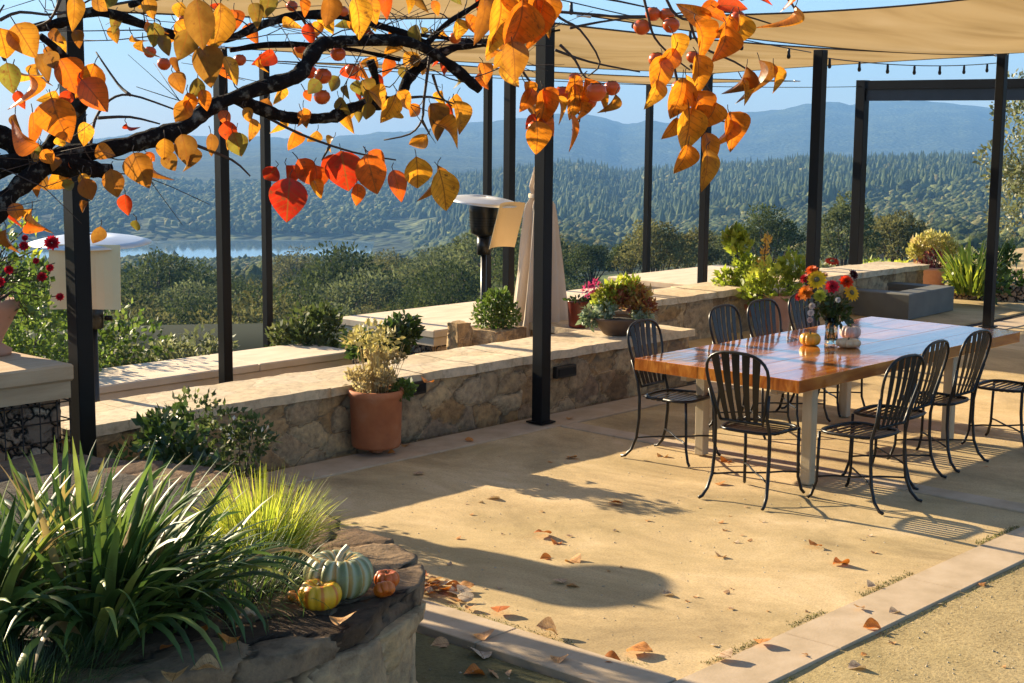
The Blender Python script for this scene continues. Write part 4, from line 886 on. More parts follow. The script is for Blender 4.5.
mb = MB(); mb.lathe([(.3, 0), (.3, .05), (.05, .08)], seg=28); mb.build('base', MT['blackmetal'], um)

# ------------------------------------------------------------------ pots and their plants
def pot(name, label, loc, prof, mat, soilr, soilz, cat='plant pot', feet=0):
    t = thing(name, label, cat, loc); mb = MB(); mb.lathe(prof, seg=40, cap=False); mb.build('pot_body', MT[mat], t)
    mb = MB(); mb.lathe([(soilr, soilz-.02), (soilr, soilz), (.01, soilz+.01)], seg=24); mb.build('soil', MT['soil'], t)
    for k in range(feet):
        a = k*2*math.pi/feet+.4; r = prof[0][0]*.95; mb = MB(); mb.box(r*math.cos(a)-.035, r*math.cos(a)+.035, r*math.sin(a)-.035, r*math.sin(a)+.035, -.05, .03, b=.01); mb.build('pot_foot', MT[mat], t)
    return t
b0 = G(371, 446, .06); b0 = np.array([7.28, 7.98, .06])-Rt*.0
pot('terracotta_pot', 'large terracotta pot on feet standing against the seat wall', b0, [(.01, 0), (.17, 0), (.18, .02), (.19, .36), (.2, .37), (.205, .4), (.2, .42), (.18, .42), (.17, .37), (.01, .36)], 'terracotta', .165, .38, feet=3)
bt = b0+np.array([0, 0, .38])
cl = rclumps(16, .18, .18, .03, .32, .08)
pt = thing('dry_potted_plant', 'straw coloured dry plant with yellowing tips in the terracotta pot', 'potted plant', bt)
cloud(cl, 110, .035, 'dia', MT['dryleaf'], 'dry_foliage', pt, 1.2, .2)
cloud([(-.1, .0, .42, .1, .1, .06), (.02, .08, .47, .12, .12, .06), (.1, -.02, .42, .1, .1, .07), (-.03, -.06, .4, .1, .1, .05), (.15, .05, .34, .07, .07, .08), (-.16, .05, .4, .06, .06, .06)], 45, .05, 'dia', MT['strawyellow'], 'yellow_leaves', pt, .5, .3)
cloud([(.15, -.12, .03, .09, .08, .06)], 160, .05, 'dia', MT['mdleaf'], 'green_leaves', pt, .5, .3)
mb = MB()
for k in range(60):
    a = random.random()*6.28; r = random.random()*.15; tx, ty = math.cos(a), math.sin(a); h = random.uniform(.25, .42)
    mb.tube([(r*tx, r*ty, 0), (r*tx*1.2, r*ty*1.2, h*.5), (r*tx*1.6+random.uniform(-.03, .03), r*ty*1.6, h)], .0025, 4)
mb.build('stem', MT['dryleaf'], pt, rnd=None)
# bowl of succulents on the wall corner
c = G(626, 336, .51); c[0] += .02; c[1] += .1
pot('bowl_planter', 'shallow brown bowl on the corner of the seat wall full of succulents', c, [(.01, 0), (.12, 0), (.14, .01), (.24, .14), (.26, .165), (.235, .165), (.2, .12), (.01, .1)], 'darkpot', .22, .14)
sd = thing('bronze_succulent', 'mound of bronze and yellow succulents spilling from the brown bowl', 'succulent', c+np.array([0, 0, .14]))
rm = Rt*1.0
def oc(dx, dz, dy=0., r=.1, rz=.08): q = Rt*dx+Fh*dy; return (q[0], q[1], dz, r, r, rz)
cloud([oc(.05, .17), oc(.15, .16), oc(.0, .22), oc(.12, .24), oc(.22, .12), oc(.2, .2, .05)], 190, .055, 'fold', MT['sedum'], 'bronze_leaves', sd, .9, .3)
cloud([oc(-.05, .25), oc(-.1, .2), oc(.02, .3), oc(.1, .31), oc(-.15, .16)], 120, .055, 'fold', MT['ltleaf'], 'yellow_leaves', sd, .9, .3)
cloud([oc(-.2, .06, 0, .13, .07), oc(-.12, .1, -.05, .1, .06), oc(.2, .04, -.05, .09, .05), oc(-.27, -.0, -.05, .08, .06)], 150, .055, 'fold', MT['silver'], 'silvery_leaves', sd, .3, .3)
cloud([oc(-.22, .3, .05, .05, .05), oc(-.27, .25, .05, .05, .06)], 50, .04, 'fold', leafmat('magenta_petal', [(0, (.25, .02, .08)), (1, (.5, .05, .2))]), 'magenta_flowers', sd, .4, .3)
c = G(580, 329, .51); c += np.array([.1, .1, 0])
pot('glazed_pot', 'small dark red cylindrical pot on the wall behind the succulent bowl', c, [(.01, 0), (.085, 0), (.095, .01), (.11, .24), (.115, .25), (.1, .25), (.09, .2), (.01, .2)], 'redpot', .09, .22)
shrub('low dark trailing plant in the small dark red pot', c+np.array([0, 0, .22]), [oc(0, .03, 0, .12, .03), oc(.14, .03, 0, .1, .025), oc(.24, .02, 0, .07, .02)], 90, .04, 'dkleaf', 'dia', 'potted plant', 'trailing_plant', 3)
# round green bush on the pier
shrub('dense round bright green bush on the rough stone pier', (PIER[0], PIER[1], PIER[2]), [oc(0, .17, 0, .19, .17), oc(.1, .12, 0, .13, .13), oc(-.08, .12, 0, .13, .13), oc(.03, .27, 0, .12, .1)], 420, .04, 'mdleaf', 'dia', 'bush', 'round_bush', 4)
# bowl and tall pot on far wall, in front of wall 2
def depth_pt(px, py, Y):   # the point on this sight line at a given Y
    r = ray(px, py); t = (Y)/r[1]; return CAM+r*t
c = G(742, 328)
shrub_pot = pot('terracotta_bowl', 'small terracotta bowl in front of the farther seat wall holding leafy greens', (c[0], c[1], 0), [(.01, 0), (.13, 0), (.15, .02), (.2, .22), (.23, .31), (.2, .31), (.18, .25), (.01, .25)], 'terracotta', .18, .27)
shrub('bright green leafy plants with rosettes in the terracotta bowl', (c[0], c[1], .25), [oc(-.15, .12, 0, .2, .16), oc(.1, .1, 0, .18, .14), oc(0, .32, 0, .2, .16), oc(-.2, .3, 0, .14, .12), oc(.2, .28, 0, .16, .14), oc(.05, .5, 0, .15, .1), oc(-.3, .05, 0, .12, .1)], 150, .085, 'ltleaf', 'fold', 'potted plant', 'leafy_potted_plant', 6)
shrub('tall thin stemmed rosette of yellow green leaves rising above the bowl', (c[0]-.02, c[1]+.05, .25), [oc(-.02, .72, 0, .16, .12), oc(-.06, .82, 0, .12, .08)], 110, .11, 'ltleaf', 'fold', 'succulent', 'tree_houseleek', 3, up=1.4)
c = G(777, 334)
pot('tall_terracotta_pot', 'tall pale terracotta pot left of the bouquet by the farther wall', (c[0], c[1], 0), [(.01, 0), (.12, 0), (.13, .02), (.16, .4), (.18, .42), (.18, .46), (.155, .46), (.14, .4), (.01, .4)], 'pinkpot', .145, .42)
shrub('loose feathery green and apricot plant in the tall terracotta pot', (c[0], c[1], .38), [oc(-.25, .1, 0, .2, .16), oc(.0, .15, 0, .22, .2), oc(.22, .2, 0, .2, .2), oc(-.1, .35, 0, .2, .16), oc(.15, .42, 0, .18, .16), oc(.22, .35, 0, .14, .14), oc(-.25, .2, 0, .12, .12)], 130, .075, 'ltleaf', 'dia', 'potted plant', 'feathery_potted_plant', 8, up=.8)
fs = thing('flower_spike', 'orange flower spike rising beside the black post above the feathery plant', 'flowers', (c[0]+.15, c[1]+.3, .4))
apm = leafmat('apricot_petal', [(0, (.6, .3, .06)), (1, (.72, .5, .12))])
for q_ in (oc(.0, .52, 0, .05, .08), oc(.02, .66, 0, .04, .08), oc(-.02, .38, 0, .06, .09)): cloud([q_], 45, .05, 'dia', apm, 'blossom', fs, 1, .1)
mb = MB(); mb.tube([(0, 0, 0), (0, 0, .72)], .008, 5); mb.build('stem', MT['twig'], fs)
# big pot at far right end of wall 2
c = G(930, 290)
pot('terracotta_pot', 'terracotta pot at the far end of the seat wall behind the fire pit', (c[0], c[1], .0), [(.01, 0), (.3, 0), (.33, .03), (.38, .58), (.42, .6), (.42, .7), (.38, .7), (.36, .6), (.01, .6)], 'pinkpot', .35, .62)
bb = thing('flowering_bush', 'mounded bush with cream tops and purple red stems in the pot behind the fire pit', 'bush', (c[0], c[1], .6))
cloud([oc(0, .8, 0, .36, .14), oc(.2, .73, 0, .3, .14), oc(-.22, .71, 0, .28, .14), oc(.42, .58, 0, .2, .16), oc(-.4, .55, 0, .18, .14)], 230, .09, 'dia', leafmat('cream_leaf', [(0, (.3, .32, .06)), (.6, (.5, .45, .15)), (1, (.6, .45, .25))]), 'cream_leaves', bb, .8, .3)
cloud([oc(0, .4, 0, .3, .2), oc(.2, .35, 0, .25, .2), oc(-.15, .3, 0, .22, .2), oc(0, .15, 0, .2, .15)], 150, .09, 'dia', leafmat('purple_leaf', [(0, (.12, .02, .03)), (.6, (.28, .07, .08)), (1, (.45, .3, .2))]), 'purple_leaves', bb, .6, .3)
mb = MB()
for k in range(26): a = random.random()*6.28; mb.tube([(.1*math.cos(a), .1*math.sin(a), 0), (.25*math.cos(a), .25*math.sin(a), .5)], .007, 4)
mb.build('stem', MT['dryleaf'], bb, rnd=None)
# spiky plant and shrubs of the right bed
bb.scale = (.62, .62, .8); bb.location.z = .12
for o_ in bpy.data.objects:
    if o_.get('label', '').startswith('terracotta pot at the far end'): o_.scale = (.6, .6, .5)
c = G(972, 291, .2); sp_ = thing('spiky_yellow_plant', 'clump of upright yellow green sword leaves in the bed at the right', 'plant', (c[0], c[1], .15)); blades(70, (0, 0, 0), .45, .85, .06, 1., MT['ltleaf'], 'sword_leaves', sp_, rad=.2, droop=.35, tilt=.7)
c = G(1012, 292, .2); shrub('low bright green shrub beside the black post in the bed at the right', (c[0]+.3, c[1]+.4, .15), rclumps(9, .6, .5, .05, .5, .2), 120, .1, 'mdleaf', 'dia')
c = G(988, 290, .2); shrub('low mounding plant between the spiky plant and the black post', (c[0]+.3, c[1]+.5, .15), rclumps(6, .35, .3, .02, .22, .14), 80, .06, 'ltleaf', 'dia')
c = G(1015, 285, .1)+np.array([1.4, 1.2, 0])+Rt*.9
ot = thing('olive_tree', 'pale olive tree cut off by the right edge of the picture', 'tree', (c[0]+.9, c[1]+.3, 0))
cloud(rclumps(26, 1.0, 1.0, .9, 3.0, .38), 170, .075, 'dia', MT['olive'], 'crown', ot, .3, .3)
mb = MB(); mb.tube([(0, 0, -.1), (.05, 0, .7), (-.05, .05, 1.4), (.1, 0, 2.4)], [.09, .07, .05, .02], 8)
for k in range(7): a = k; mb.tube([(0, 0, .7+k*.15), (.4*math.cos(a), .4*math.sin(a), 1.4+k*.18), (.7*math.cos(a), .7*math.sin(a), 1.9+k*.15)], [.03, .02, .008], 5)
mb.build('trunk', MT['oakbark'], ot)
# shrubs beyond the benches
for (px, py, d, w_, hh, mat, lab) in (
  (305, 345, 17.5, .6, .85, 'shrubleaf', 'dark green upright shrub between the two gabion benches'),
  (385, 350, 16.3, .5, .75, 'dkleaf', 'dark bushy shrub behind the straw coloured potted plant'),
  (70, 372, 16.5, 1.2, 1.1, 'mdleaf', 'bright leafy shrub behind the black post at the left'),
  (150, 366, 17.5, .8, .85, 'olive', 'pale grey green shrub just over the long cream bench'),
  (195, 362, 18.5, .7, .7, 'olive', 'small pale shrub left of the tall post at the long bench'),
  (20, 345, 15.0, .9, 1.2, 'mdleaf', 'leafy shrub behind the rose urn at the left edge')):
    p = D(px, py, d); shrub(lab, (p[0], p[1], p[2]-.35), rclumps(16, w_*.75, w_*.7, .1, hh*.85, w_*.3), 150, .075, mat, 'dia')
for (px, py, d, w_, hh, mat, lab) in (
  (762, 262, 24, .7, 1.6, 'ltleaf', 'light bush beyond the farther seat wall left of the frame post'),
  (880, 258, 27, 1.0, .9, 'ltleaf', 'low yellow green bush beyond the wall below the spreading oak'),
  (832, 258, 27, 1.2, 1.6, 'olive', 'grey green bush behind the bouquet beyond the wall'),
  (1000, 245, 27, 1.3, 2.4, 'olive', 'grey green bush behind the spiky yellow plant'),
  (975, 255, 30, 1.2, 1.3, 'mdleaf', 'green shrub right of the flowering bush beyond the bed')):
    p = D(px, py, d); zt_ = p[2]; shrub(lab, (p[0], p[1], -1.1), rclumps(18, w_*.75, w_*.7, .3, zt_+1.1-w_*.2, w_*.28), 150, .1, mat, 'dia')
# shrub in front of wall left end
c = np.array([5.6, 7.45, -.03])
shrub('dark green shrub with small white flowers at the left end of the seat wall', c, [oc(x_, z_, y_, .17, .13) for x_, z_, y_ in ((-.45, .5, 0), (-.25, .62, .1), (-.05, .55, 0), (.05, .42, .1), (-.15, .35, -.1), (-.4, .25, 0), (.0, .2, 0), (.1, .48, 0), (-.6, .35, 0))], 170, .042, 'shrubleaf', 'dia', 'shrub', 'leafy_shrub', 8)
wf = [o_ for o_ in bpy.data.objects if o_.get('label', '').startswith('dark green shrub with small white')][0]
cloud([oc(-.2, .5, -.18, .25, .08), oc(.1, .55, -.18, .2, .06)], 16, .03, 'dia', leafmat('white_petal', [(0, (.6, .58, .55)), (1, (.75, .75, .72))]), 'white_blossoms', wf, 1, .3)['kind'] = 'stuff'
shrub('low green plant filling the corner between planter and post', (4.9, 7.2, -.03), rclumps(9, .35, .3, .1, .65, .15), 130, .06, 'dkleaf', 'dia', stems=8)

# rose urn on the near gabion bench
c = G(-18, 350, 1.0); c = D(-12, 346, 9.0); c[2] = 1.0
pot('stone_urn', 'stone urn at the left edge on the cream bench top', c, [(.01, 0), (.13, 0), (.14, .03), (.08, .07), (.1, .12), (.19, .28), (.2, .34), (.17, .34), (.15, .28), (.01, .26)], 'pinkpot', .16, .3)
rb = thing('rose_bush', 'thorny rose bush with red blooms in the urn at the left edge', 'rose bush', (c[0], c[1], 1.3))
cloud([oc(.05, .0, 0, .2, .12), oc(.18, .1, 0, .16, .12), oc(-.05, .2, 0, .16, .12), oc(.15, .26, 0, .13, .1), oc(.28, .02, 0, .12, .1), oc(.1, .4, 0, .1, .07), oc(.3, .15, 0, .1, .08)], 75, .04, 'dia', MT['mdleaf'], 'foliage', rb, .4, .1)
cloud([oc(.22, .5, 0, .04, .03), oc(.28, .47, 0, .03, .03), oc(.27, .3, -.05, .05, .03)], 14, .05, 'fold', MT['ltleaf'], 'young_leaves', rb, .4, .2)
mb = MB()
for (px, py) in ((30, 225), (50, 243), (22, 245), (44, 278), (60, 296), (10, 270), (34, 275), (55, 263)):
    e = Vector(D(px, py, 9.0)-np.array([c[0], c[1], 1.3])); mb.tube([(0, 0, -.05), (e.x*.35, e.y*.35, e.z*.55+.05), (e.x*.8, e.y*.8, e.z*.9), e], [.008, .006, .004, .003], 5)
for k in range(26):
    a = random.uniform(-.6, 2.2); q = Rt*math.cos(a)*.28; mb.tube([(0, 0, -.02), (q[0]*.6, q[1]*.6, .12+.1*math.sin(a)), (q[0], q[1], .3*math.sin(a)+.05)], .003, 4)
mb.build('stem', MT['twig'], rb)
for (px, py, r) in ((52, 243, .045), (24, 246, .03), (31, 224, .022), (42, 277, .03), (60, 297, .025), (9, 270, .028), (25, 238, .02), (36, 261, .02), (50, 268, .024), (0, 282, .03)):
    o3 = D(px, py, 8.85)-np.array([c[0], c[1], 1.3]); flower(rb, tuple(o3), r, (.62, .012, .03), (-.6, -.75, .4), 'ball', 'rose_bloom')
#PART4
# ------------------------------------------------------------------ planter plants
def strap_clump(label, x, y, n, L0, L1, w, z=ZP, bias=None, spread=1.15, mat='strap', droop=1., rad=.14):
    c = G(x, y, z); t = thing('strap_leaf_plant', label, 'plant', (c[0], c[1], z-.02)); blades(n, (0, 0, 0), L0, L1, w, spread, MT[mat], 'strap_leaves', t, rad=rad, droop=droop, dirbias=bias, seg=9); return t
bR = (Rt[0]*1.6, Rt[1]*1.6)
strap_clump('large dark green strap leaf plant filling the left foreground', 95, 640, 185, .4, .76, .05, bias=bR, spread=1.45)
strap_clump('strap leaf plant behind the large one with pale sunlit blade tips', 60, 590, 110, .35, .66, .045, spread=1.2)
strap_clump('strap leaf plant in the left foreground corner of the frame', -30, 650, 90, .4, .72, .05, bias=bR, spread=1.35)
strap_clump('strap leaf plant spreading low blades towards the pumpkins', 155, 622, 95, .35, .68, .04, bias=bR, spread=1.35, droop=1.2)
c = G(262, 556, ZP); gr = thing('sedge_tuft', 'bright yellow green tuft of fine grass glowing in the sun on the planter', 'ornamental grass', (c[0], c[1], ZP-.01))
blades(1500, (0, 0, 0), .2, .38, .0055, .95, MT['grass'], 'grass_blades', gr, rad=.14, droop=.75, tilt=1.0, seg=6)
c = G(240, 610, ZP); gr2 = thing('dark_sedge_tuft', 'dark low grass drooping under the bright sedge tuft', 'ornamental grass', (c[0]+.1, c[1]+.15, ZP-.02))
blades(500, (0, 0, 0), .2, .4, .005, 1.3, MT['strap'], 'grass_blades', gr2, rad=.22, droop=1.3, tilt=1.0, seg=6)
c = G(20, 672, ZP+.05); ln = thing('feathery_ground_cover', 'fine dark feathery plant in the bottom left corner', 'ground cover plant', (c[0], c[1], ZP-.02))
blades(900, (0, 0, 0), .1, .24, .004, 1.2, MT['dkleaf'], 'fine_leaves', ln, rad=.3, droop=.6, tilt=1.0, seg=4)

# ------------------------------------------------------------------ fallen leaves
def flat_leaf(label, px, py, s, tone, z=None, rz=0, cup=1., tilt=.15, stand=0, grp='fallen persimmon leaves on the ground'):
    zz = .004 if z is None else z; tilt = tilt*.5; cup = cup*.42; p = G(px, py, zz)
    T, Fq = LEAF['pers']; V = T.copy(); V[:, 0] *= 1.08; V[:, 2] = V[:, 2]*.35+cup*(.9*V[:, 0]**2+.12*np.sin(V[:, 1]*3.1)+.05*np.sin(V[:, 1]*9+V[:, 0]*6)); V[:, 1] -= .5; V *= s
    rx = tilt+stand; c_, s_ = math.cos(rx), math.sin(rx); y = V[:, 1]*c_-V[:, 2]*s_; z_ = V[:, 1]*s_+V[:, 2]*c_; V[:, 1] = y; V[:, 2] = z_-z_.min()+.003
    V[:, 2] += .12*s*np.sin(T[:, 0]*4+tone*20); me = mesh_np('fallen_leaf', V, Fq, rnd=np.full(len(Fq), tone), smooth=True, luv=T)
    o = link('fallen_leaf', me, MT['fallleaf'], None, label=label, category='leaf', group=grp); o.location = tuple(p); o.rotation_euler = (0, 0, rz)
FL = [
 (542, 537, .115, .12, 'bright orange cupped leaf, the left of the pair above the big oval shadow', .5, 1.4, .5),
 (556, 544, .07, .28, 'small golden leaf beside the bright orange cupped leaf', 1.2, 1., .4),
 (574, 562, .1, .5, 'brown tan leaf on the upper edge of the big oval shadow', 2.2, 1., .3),
 (546, 559, .07, .3, 'yellow leaf at the tip where the two oval shadow lines meet', .3, .8, .3),
 (560, 584, .085, .7, 'pale curled leaf lying inside the oval shadow', 1.9, 1.3, .3),
 (573, 587, .07, .62, 'dull pinkish leaf inside the oval shadow beside the pale curled one', 2.9, 1., .2),
 (615, 505, .1, .14, 'orange leaf alone on the gravel left of the nearest chair', .1, 1.2, .3),
 (493, 499, .09, .8, 'dry pale leaf on the gravel beyond the oval shadow', .2, .5, .1),
 (814, 548, .085, .35, 'standing orange leaf in front of the nearest side chair', .8, 1.5, .6),
 (840, 565, .1, .2, 'orange leaf with a long dark shadow right of the standing leaf', .5, 1.3, .5),
 (720, 558, .07, .6, 'small upright tan leaf in the middle of the open gravel', 1.1, 1., .7),
 (667, 595, .08, .85, 'pale cream leaf lying to the right of the oval shadow', .2, .6, .2),
 (872, 586, .07, .9, 'cream leaf touching the edge of the paving strip at the right', .7, .8, .3),
 (860, 610, .06, .65, 'curled tan leaf on the right paving strip, highest on the strip', 1.9, 1.5, .5),
 (894, 612, .06, .88, 'pale thin leaf on the right paving strip near its outer edge', .4, .8, .2),
 (872, 628, .09, .3, 'orange tan leaf at the outer edge of the right paving strip', .1, 1.1, .3),
 (762, 645, .09, .42, 'brown orange leaf on the corner of the right paving strip', 1.2, 1.2, .4),
 (724, 660, .1, .75, 'cream and tan curled leaf on the inner corner of the paving', 2.1, 1.3, .5),
 (856, 668, .09, .85, 'pale leaf on the coarse gravel at the bottom right', .3, .8, .3),
 (640, 655, .13, .4, 'large brown curled leaf at the gravel edge near the bottom', 2.6, 1.4, .3),
 (612, 662, .1, .2, 'orange brown leaf left of the large curled one at the bottom', 2.9, 1., .2),
 (547, 634, .11, .6, 'pink tan leaf standing tent like on the bottom paving strip', .1, 1.6, 1.0),
 (559, 660, .085, .52, 'round tan leaf lying flat on the bottom paving strip', 1.4, .5, .1),
 (484, 637, .1, .48, 'dusky pink leaf lying on the bottom paving strip', 1.6, .5, .1),
 (481, 657, .12, .95, 'pale lilac curled leaf on the dark soil by the planter', 1.8, 1.4, .3),
 (474, 675, .1, .22, 'yellow orange leaf on the dark soil at the bottom edge', .3, 1.3, .5),
 (500, 676, .11, .58, 'pinkish leaf on the dark soil beside the yellow orange one', 1.8, .8, .2),
 (440, 646, .09, .62, 'tan leaf on the dark soil close to the planter wall', .2, .5, .1),
 (500, 612, .1, .1, 'rust red leaf on the gravel just over the bottom strip', 1.4, 1., .2),
 (470, 608, .06, .5, 'small brown leaf in the gap beside the bottom strip', 1.2, .8, .2),
 (469, 441, .07, .35, 'brown leaf on the shaded paving along the seat wall', .2, .8, .3),
 (571, 459, .09, .45, 'orange brown leaf near the leg of the far left chair', .6, 1., .3),
 (406, 446, .08, .5, 'brown leaf on the paving beside the terracotta pot', 1.4, .6, .1),
 (392, 455, .07, .3, 'rusty leaf in front of the terracotta pot foot', .4, 1.3, .6),
 (570, 419, .07, .5, 'brown leaf on the paving just right of the front black post', 1.2, .6, .1),
 (418, 475, .08, .72, 'dull leaf on the shaded gravel left of the sunlit patch', 1.2, .5, .1),
 (725, 462, .09, .3, 'orange leaf on the gravel behind the nearest chair', .8, 1., .3),
 (720, 485, .08, .45, 'brown leaf under the seat of the nearest chair', 1.5, .9, .3),
 (662, 457, .09, .55, 'brown leaf between the feet of the far left chair', 1.0, .8, .2)]
for (px, py, s, tn, lab, rz, cup, tl) in FL: flat_leaf(lab, px, py, s, tn, rz=rz+YAW, cup=cup, tilt=tl, z=.005 if 'strip' in lab or 'paving' in lab else (-.034 if 'soil' in lab else -.011))
for k in range(26):
    px, py = 422+random.random()**1.3*62, 578+random.gauss(0, 5)+random.random()*18
    px, py = 420+random.random()*50, 582+random.random()*18
    tn = random.choice([.15, .3, .45, .6, .8, .95, .98]); flat_leaf('orange, tan or cream leaf in the drift heaped beside the planter corner', px, py+(px-440)*.25, random.uniform(.06, .1), tn, rz=random.random()*6, cup=random.uniform(.5, 1.4), tilt=random.uniform(.1, .8), grp='leaves heaped beside the planter', z=random.uniform(-.01, .006))
for (px, py, s, tn, lab, rz) in ((201, 629, .075, .25, 'yellow leaf on the planter near the strap leaves', 1.9), (229, 641, .08, .3, 'golden brown leaf on the planter right of the yellow one', 1.7), (205, 668, .1, .55, 'large pink brown pointed leaf on the planter at the bottom', .2), (175, 677, .09, .5, 'dull red leaf on the planter at the bottom edge', 1.6), (248, 615, .06, .9, 'small cream leaf on the planter beside the dark grass', .3), (342, 622, .1, .48, 'brown leaf on the planter rim below the yellow pumpkin', 1.4), (167, 650, .06, .12, 'small red leaf among the strap leaves', 1), (432, 375, .0, .3, '', 0)):
    if s: flat_leaf(lab, px, py, s, tn, z=ZP+.03, rz=rz+YAW, cup=1, tilt=.25, grp='fallen leaves on the planter')
for k in range(60):
    px, py = random.uniform(430, 1010), random.uniform(450, 680); p = G(px, py, 0)
    if p[1] > 7.6: continue
    flat_leaf('tiny dry leaf scrap scattered over the gravel', px, py, random.uniform(.018, .04), random.uniform(.4, 1), rz=random.random()*6, tilt=.3, grp='tiny leaf scraps', z=.004 if (3.38 < p[1] < 3.69) else -.01)
flat_leaf('yellow leaf lying on the seat wall cap left of the stone pier', 427, 383, .1, .3, z=.515, rz=2, cup=1.3, tilt=.4, grp='leaves on the seat wall')
# grass and moss tufts along the joints of the paving
tf = []
P_ = []; 
for k in range(7000):
    r_ = random.random(); n1 = random.random()
    if r_ < .45: x, y = random.uniform(5.16, 9), 3.71+abs(random.gauss(0, .025))
    elif r_ < .65: x, y = random.uniform(3.5, 12), 3.36-abs(random.gauss(0, .02))
    elif r_ < .85: x, y = 5.17+abs(random.gauss(0, .025)), random.uniform(3.7, 7.6)
    else: x, y = random.uniform(4.6, 12), 8.15+random.gauss(0, .012)
    if noise.noise(Vector((x*2.3, y*2.3, 0))) < -.05: continue
    P_.append((x, y, -.012))
P_ = np.array(P_); n = len(P_); d_ = rng.normal(size=(n, 3))*.6; d_[:, 2] = 1
V, Q, A = leaves(P_, d_, unit(n), rng.uniform(.006, .018, n), 'dia', wid=np.full(n, .5))
link('joint_moss', mesh_np('joint_moss', V, Q, rnd=A), leafmat('moss_tuft', [(0, (.06, .07, .02)), (.6, (.14, .15, .04)), (1, (.3, .27, .1))], .8, .2), kind='stuff', label='moss and grass growing along the joints of the paving', category='moss')

# loose grit and small stones over the gravel
random.seed(21); P_ = []
for k in range(5200):
    x, y = random.uniform(3.2, 12.5), random.uniform(1.2, 7.6)
    if 3.3 < y < 3.75 or (4.8 < x < 5.2 and y > 3.7): continue
    if y > 3.7 and random.random() < .55: continue
    P_.append((x, y))
n = len(P_); s0 = rng.uniform(.002, .0075, n)**1.; base = np.array([(1, 0, 0), (-1, 0, 0), (0, 1, 0), (0, -1, 0), (0, 0, .7), (0, 0, -.7)]); tri = np.array([(0, 2, 4), (2, 1, 4), (1, 3, 4), (3, 0, 4), (2, 0, 5), (1, 2, 5), (3, 1, 5), (0, 3, 5)])
C_ = np.array([(x, y, -.012+.003) for x, y in P_]); Vp = C_[:, None]+base[None]*s0[:, None, None]*(1+rng.normal(size=(n, 6, 1))*.25)
link('loose_grit', mesh_np('loose_grit', Vp.reshape(-1, 3), None, ((np.arange(n)*6)[:, None, None]+tri[None]).reshape(-1, 3)), noisy('grit_stone', [(.3, (.25, .2, .13)), (.7, (.55, .48, .36))], 3, .9, .0), kind='stuff', label='loose grit and small stones scattered over the gravel', category='grit')

# ------------------------------------------------------------------ persimmon tree
pt = thing('persimmon_tree', 'dark persimmon branches with orange and red autumn leaves and fruit overhead at the left', 'tree', (.6, 4.3, .55))
O0 = np.array([.6, 4.3, .55])
def W(pts, d0, d1):  # pixel polyline -> world, depth easing from d0 to d1
    n = len(pts); return [D(x, y, d0+(d1-d0)*i/max(1, n-1))-O0 for i, (x, y) in enumerate(pts)]
def smoothline(P, k=6):
    P = [np.array(p) for p in P]; out = []
    for i in range(len(P)-1):
        p0, p1, p2, p3 = P[max(0, i-1)], P[i], P[i+1], P[min(len(P)-1, i+2)]
        for j in range(k):
            t = j/k; out.append(.5*((2*p1)+(-p0+p2)*t+(2*p0-5*p1+4*p2-p3)*t*t+(-p0+3*p1-3*p2+p3)*t**3))
    out.append(P[-1]); return out
LIMBS = []
def limb(mb, px, d0, d1, w0, w1, knob=.12):
    P = smoothline(W(px, d0, d1)); n = len(P); R_ = []
    for i in range(n):
        t = i/(n-1); dd = d0+(d1-d0)*t; w = (w0+(w1-w0)*t)*dd/FPX/2; p = P[i]
        R_.append(w*1.12*(1+knob*noise.noise(Vector(p*14.))*2+.3*noise.noise(Vector(p*45.)))); P[i] = p+np.array(noise.noise_vector(Vector(p*5.)))*w*.45
    mb.tube(P, R_, 9); LIMBS.append((P, d0, d1)); return P
mb = MB()
# trunk stands in the planter just outside the frame
e = D(-25, 185, 3.45)-O0
mb.tube(smoothline([(0, 0, -.1), (.05, .0, .5), (-.02, -.1, 1.0), (e[0]*.7, e[1]*.7, e[2]-.35), tuple(e)]), list(np.linspace(.11, .055, 25)), 12)
mb.build('trunk', MT['bark'], pt)
mb = MB()
limb(mb, [(-30, 128), (0, 135), (35, 157), (90, 154), (150, 141), (182, 130), (207, 108), (245, 92), (290, 78), (303, 68), (318, 47), (335, 41), (395, 39), (425, 48), (452, 66), (480, 90)], 3.5, 4.0, 19, 8, .2)
limb(mb, [(-30, 190), (5, 164), (45, 163), (85, 168), (112, 172)], 3.45, 3.6, 23, 14, .2)
limb(mb, [(-30, 250), (-4, 212), (18, 188), (45, 166)], 3.4, 3.5, 20, 17, .2)
limb(mb, [(233, 96), (262, 108), (290, 117), (330, 118), (352, 108), (372, 104), (398, 96), (408, 78), (430, 60), (462, 46), (500, 43)], 3.8, 4.1, 13, 7, .2)
limb(mb, [(40, 155), (62, 128), (85, 100), (66, 60), (40, 36)], 3.55, 3.3, 10, 6)
limb(mb, [(30, 28), (60, 22), (100, 12), (145, 26), (180, 36), (226, 38), (262, 24), (300, 15), (345, 16), (395, 30), (425, 44)], 3.5, 4.0, 9, 7, .2)
limb(mb, [(370, 60), (375, 80), (372, 100)], 3.95, 4.0, 8, 6)
limb(mb, [(425, 46), (446, 24), (470, 8), (500, -12)], 4.0, 4.1, 6, 4)
limb(mb, [(395, 30), (440, 38), (500, 40), (560, 30)], 4.0, 4.15, 4, 2)
limb(mb, [(130, 5), (170, -5), (230, -12)], 3.5, 3.7, 6, 5)
limb(mb, [(230, 50), (280, 44), (345, 48), (400, 60)], 3.8, 4.0, 6, 3)
mb.build('branch', MT['bark'], pt)
mb = MB()
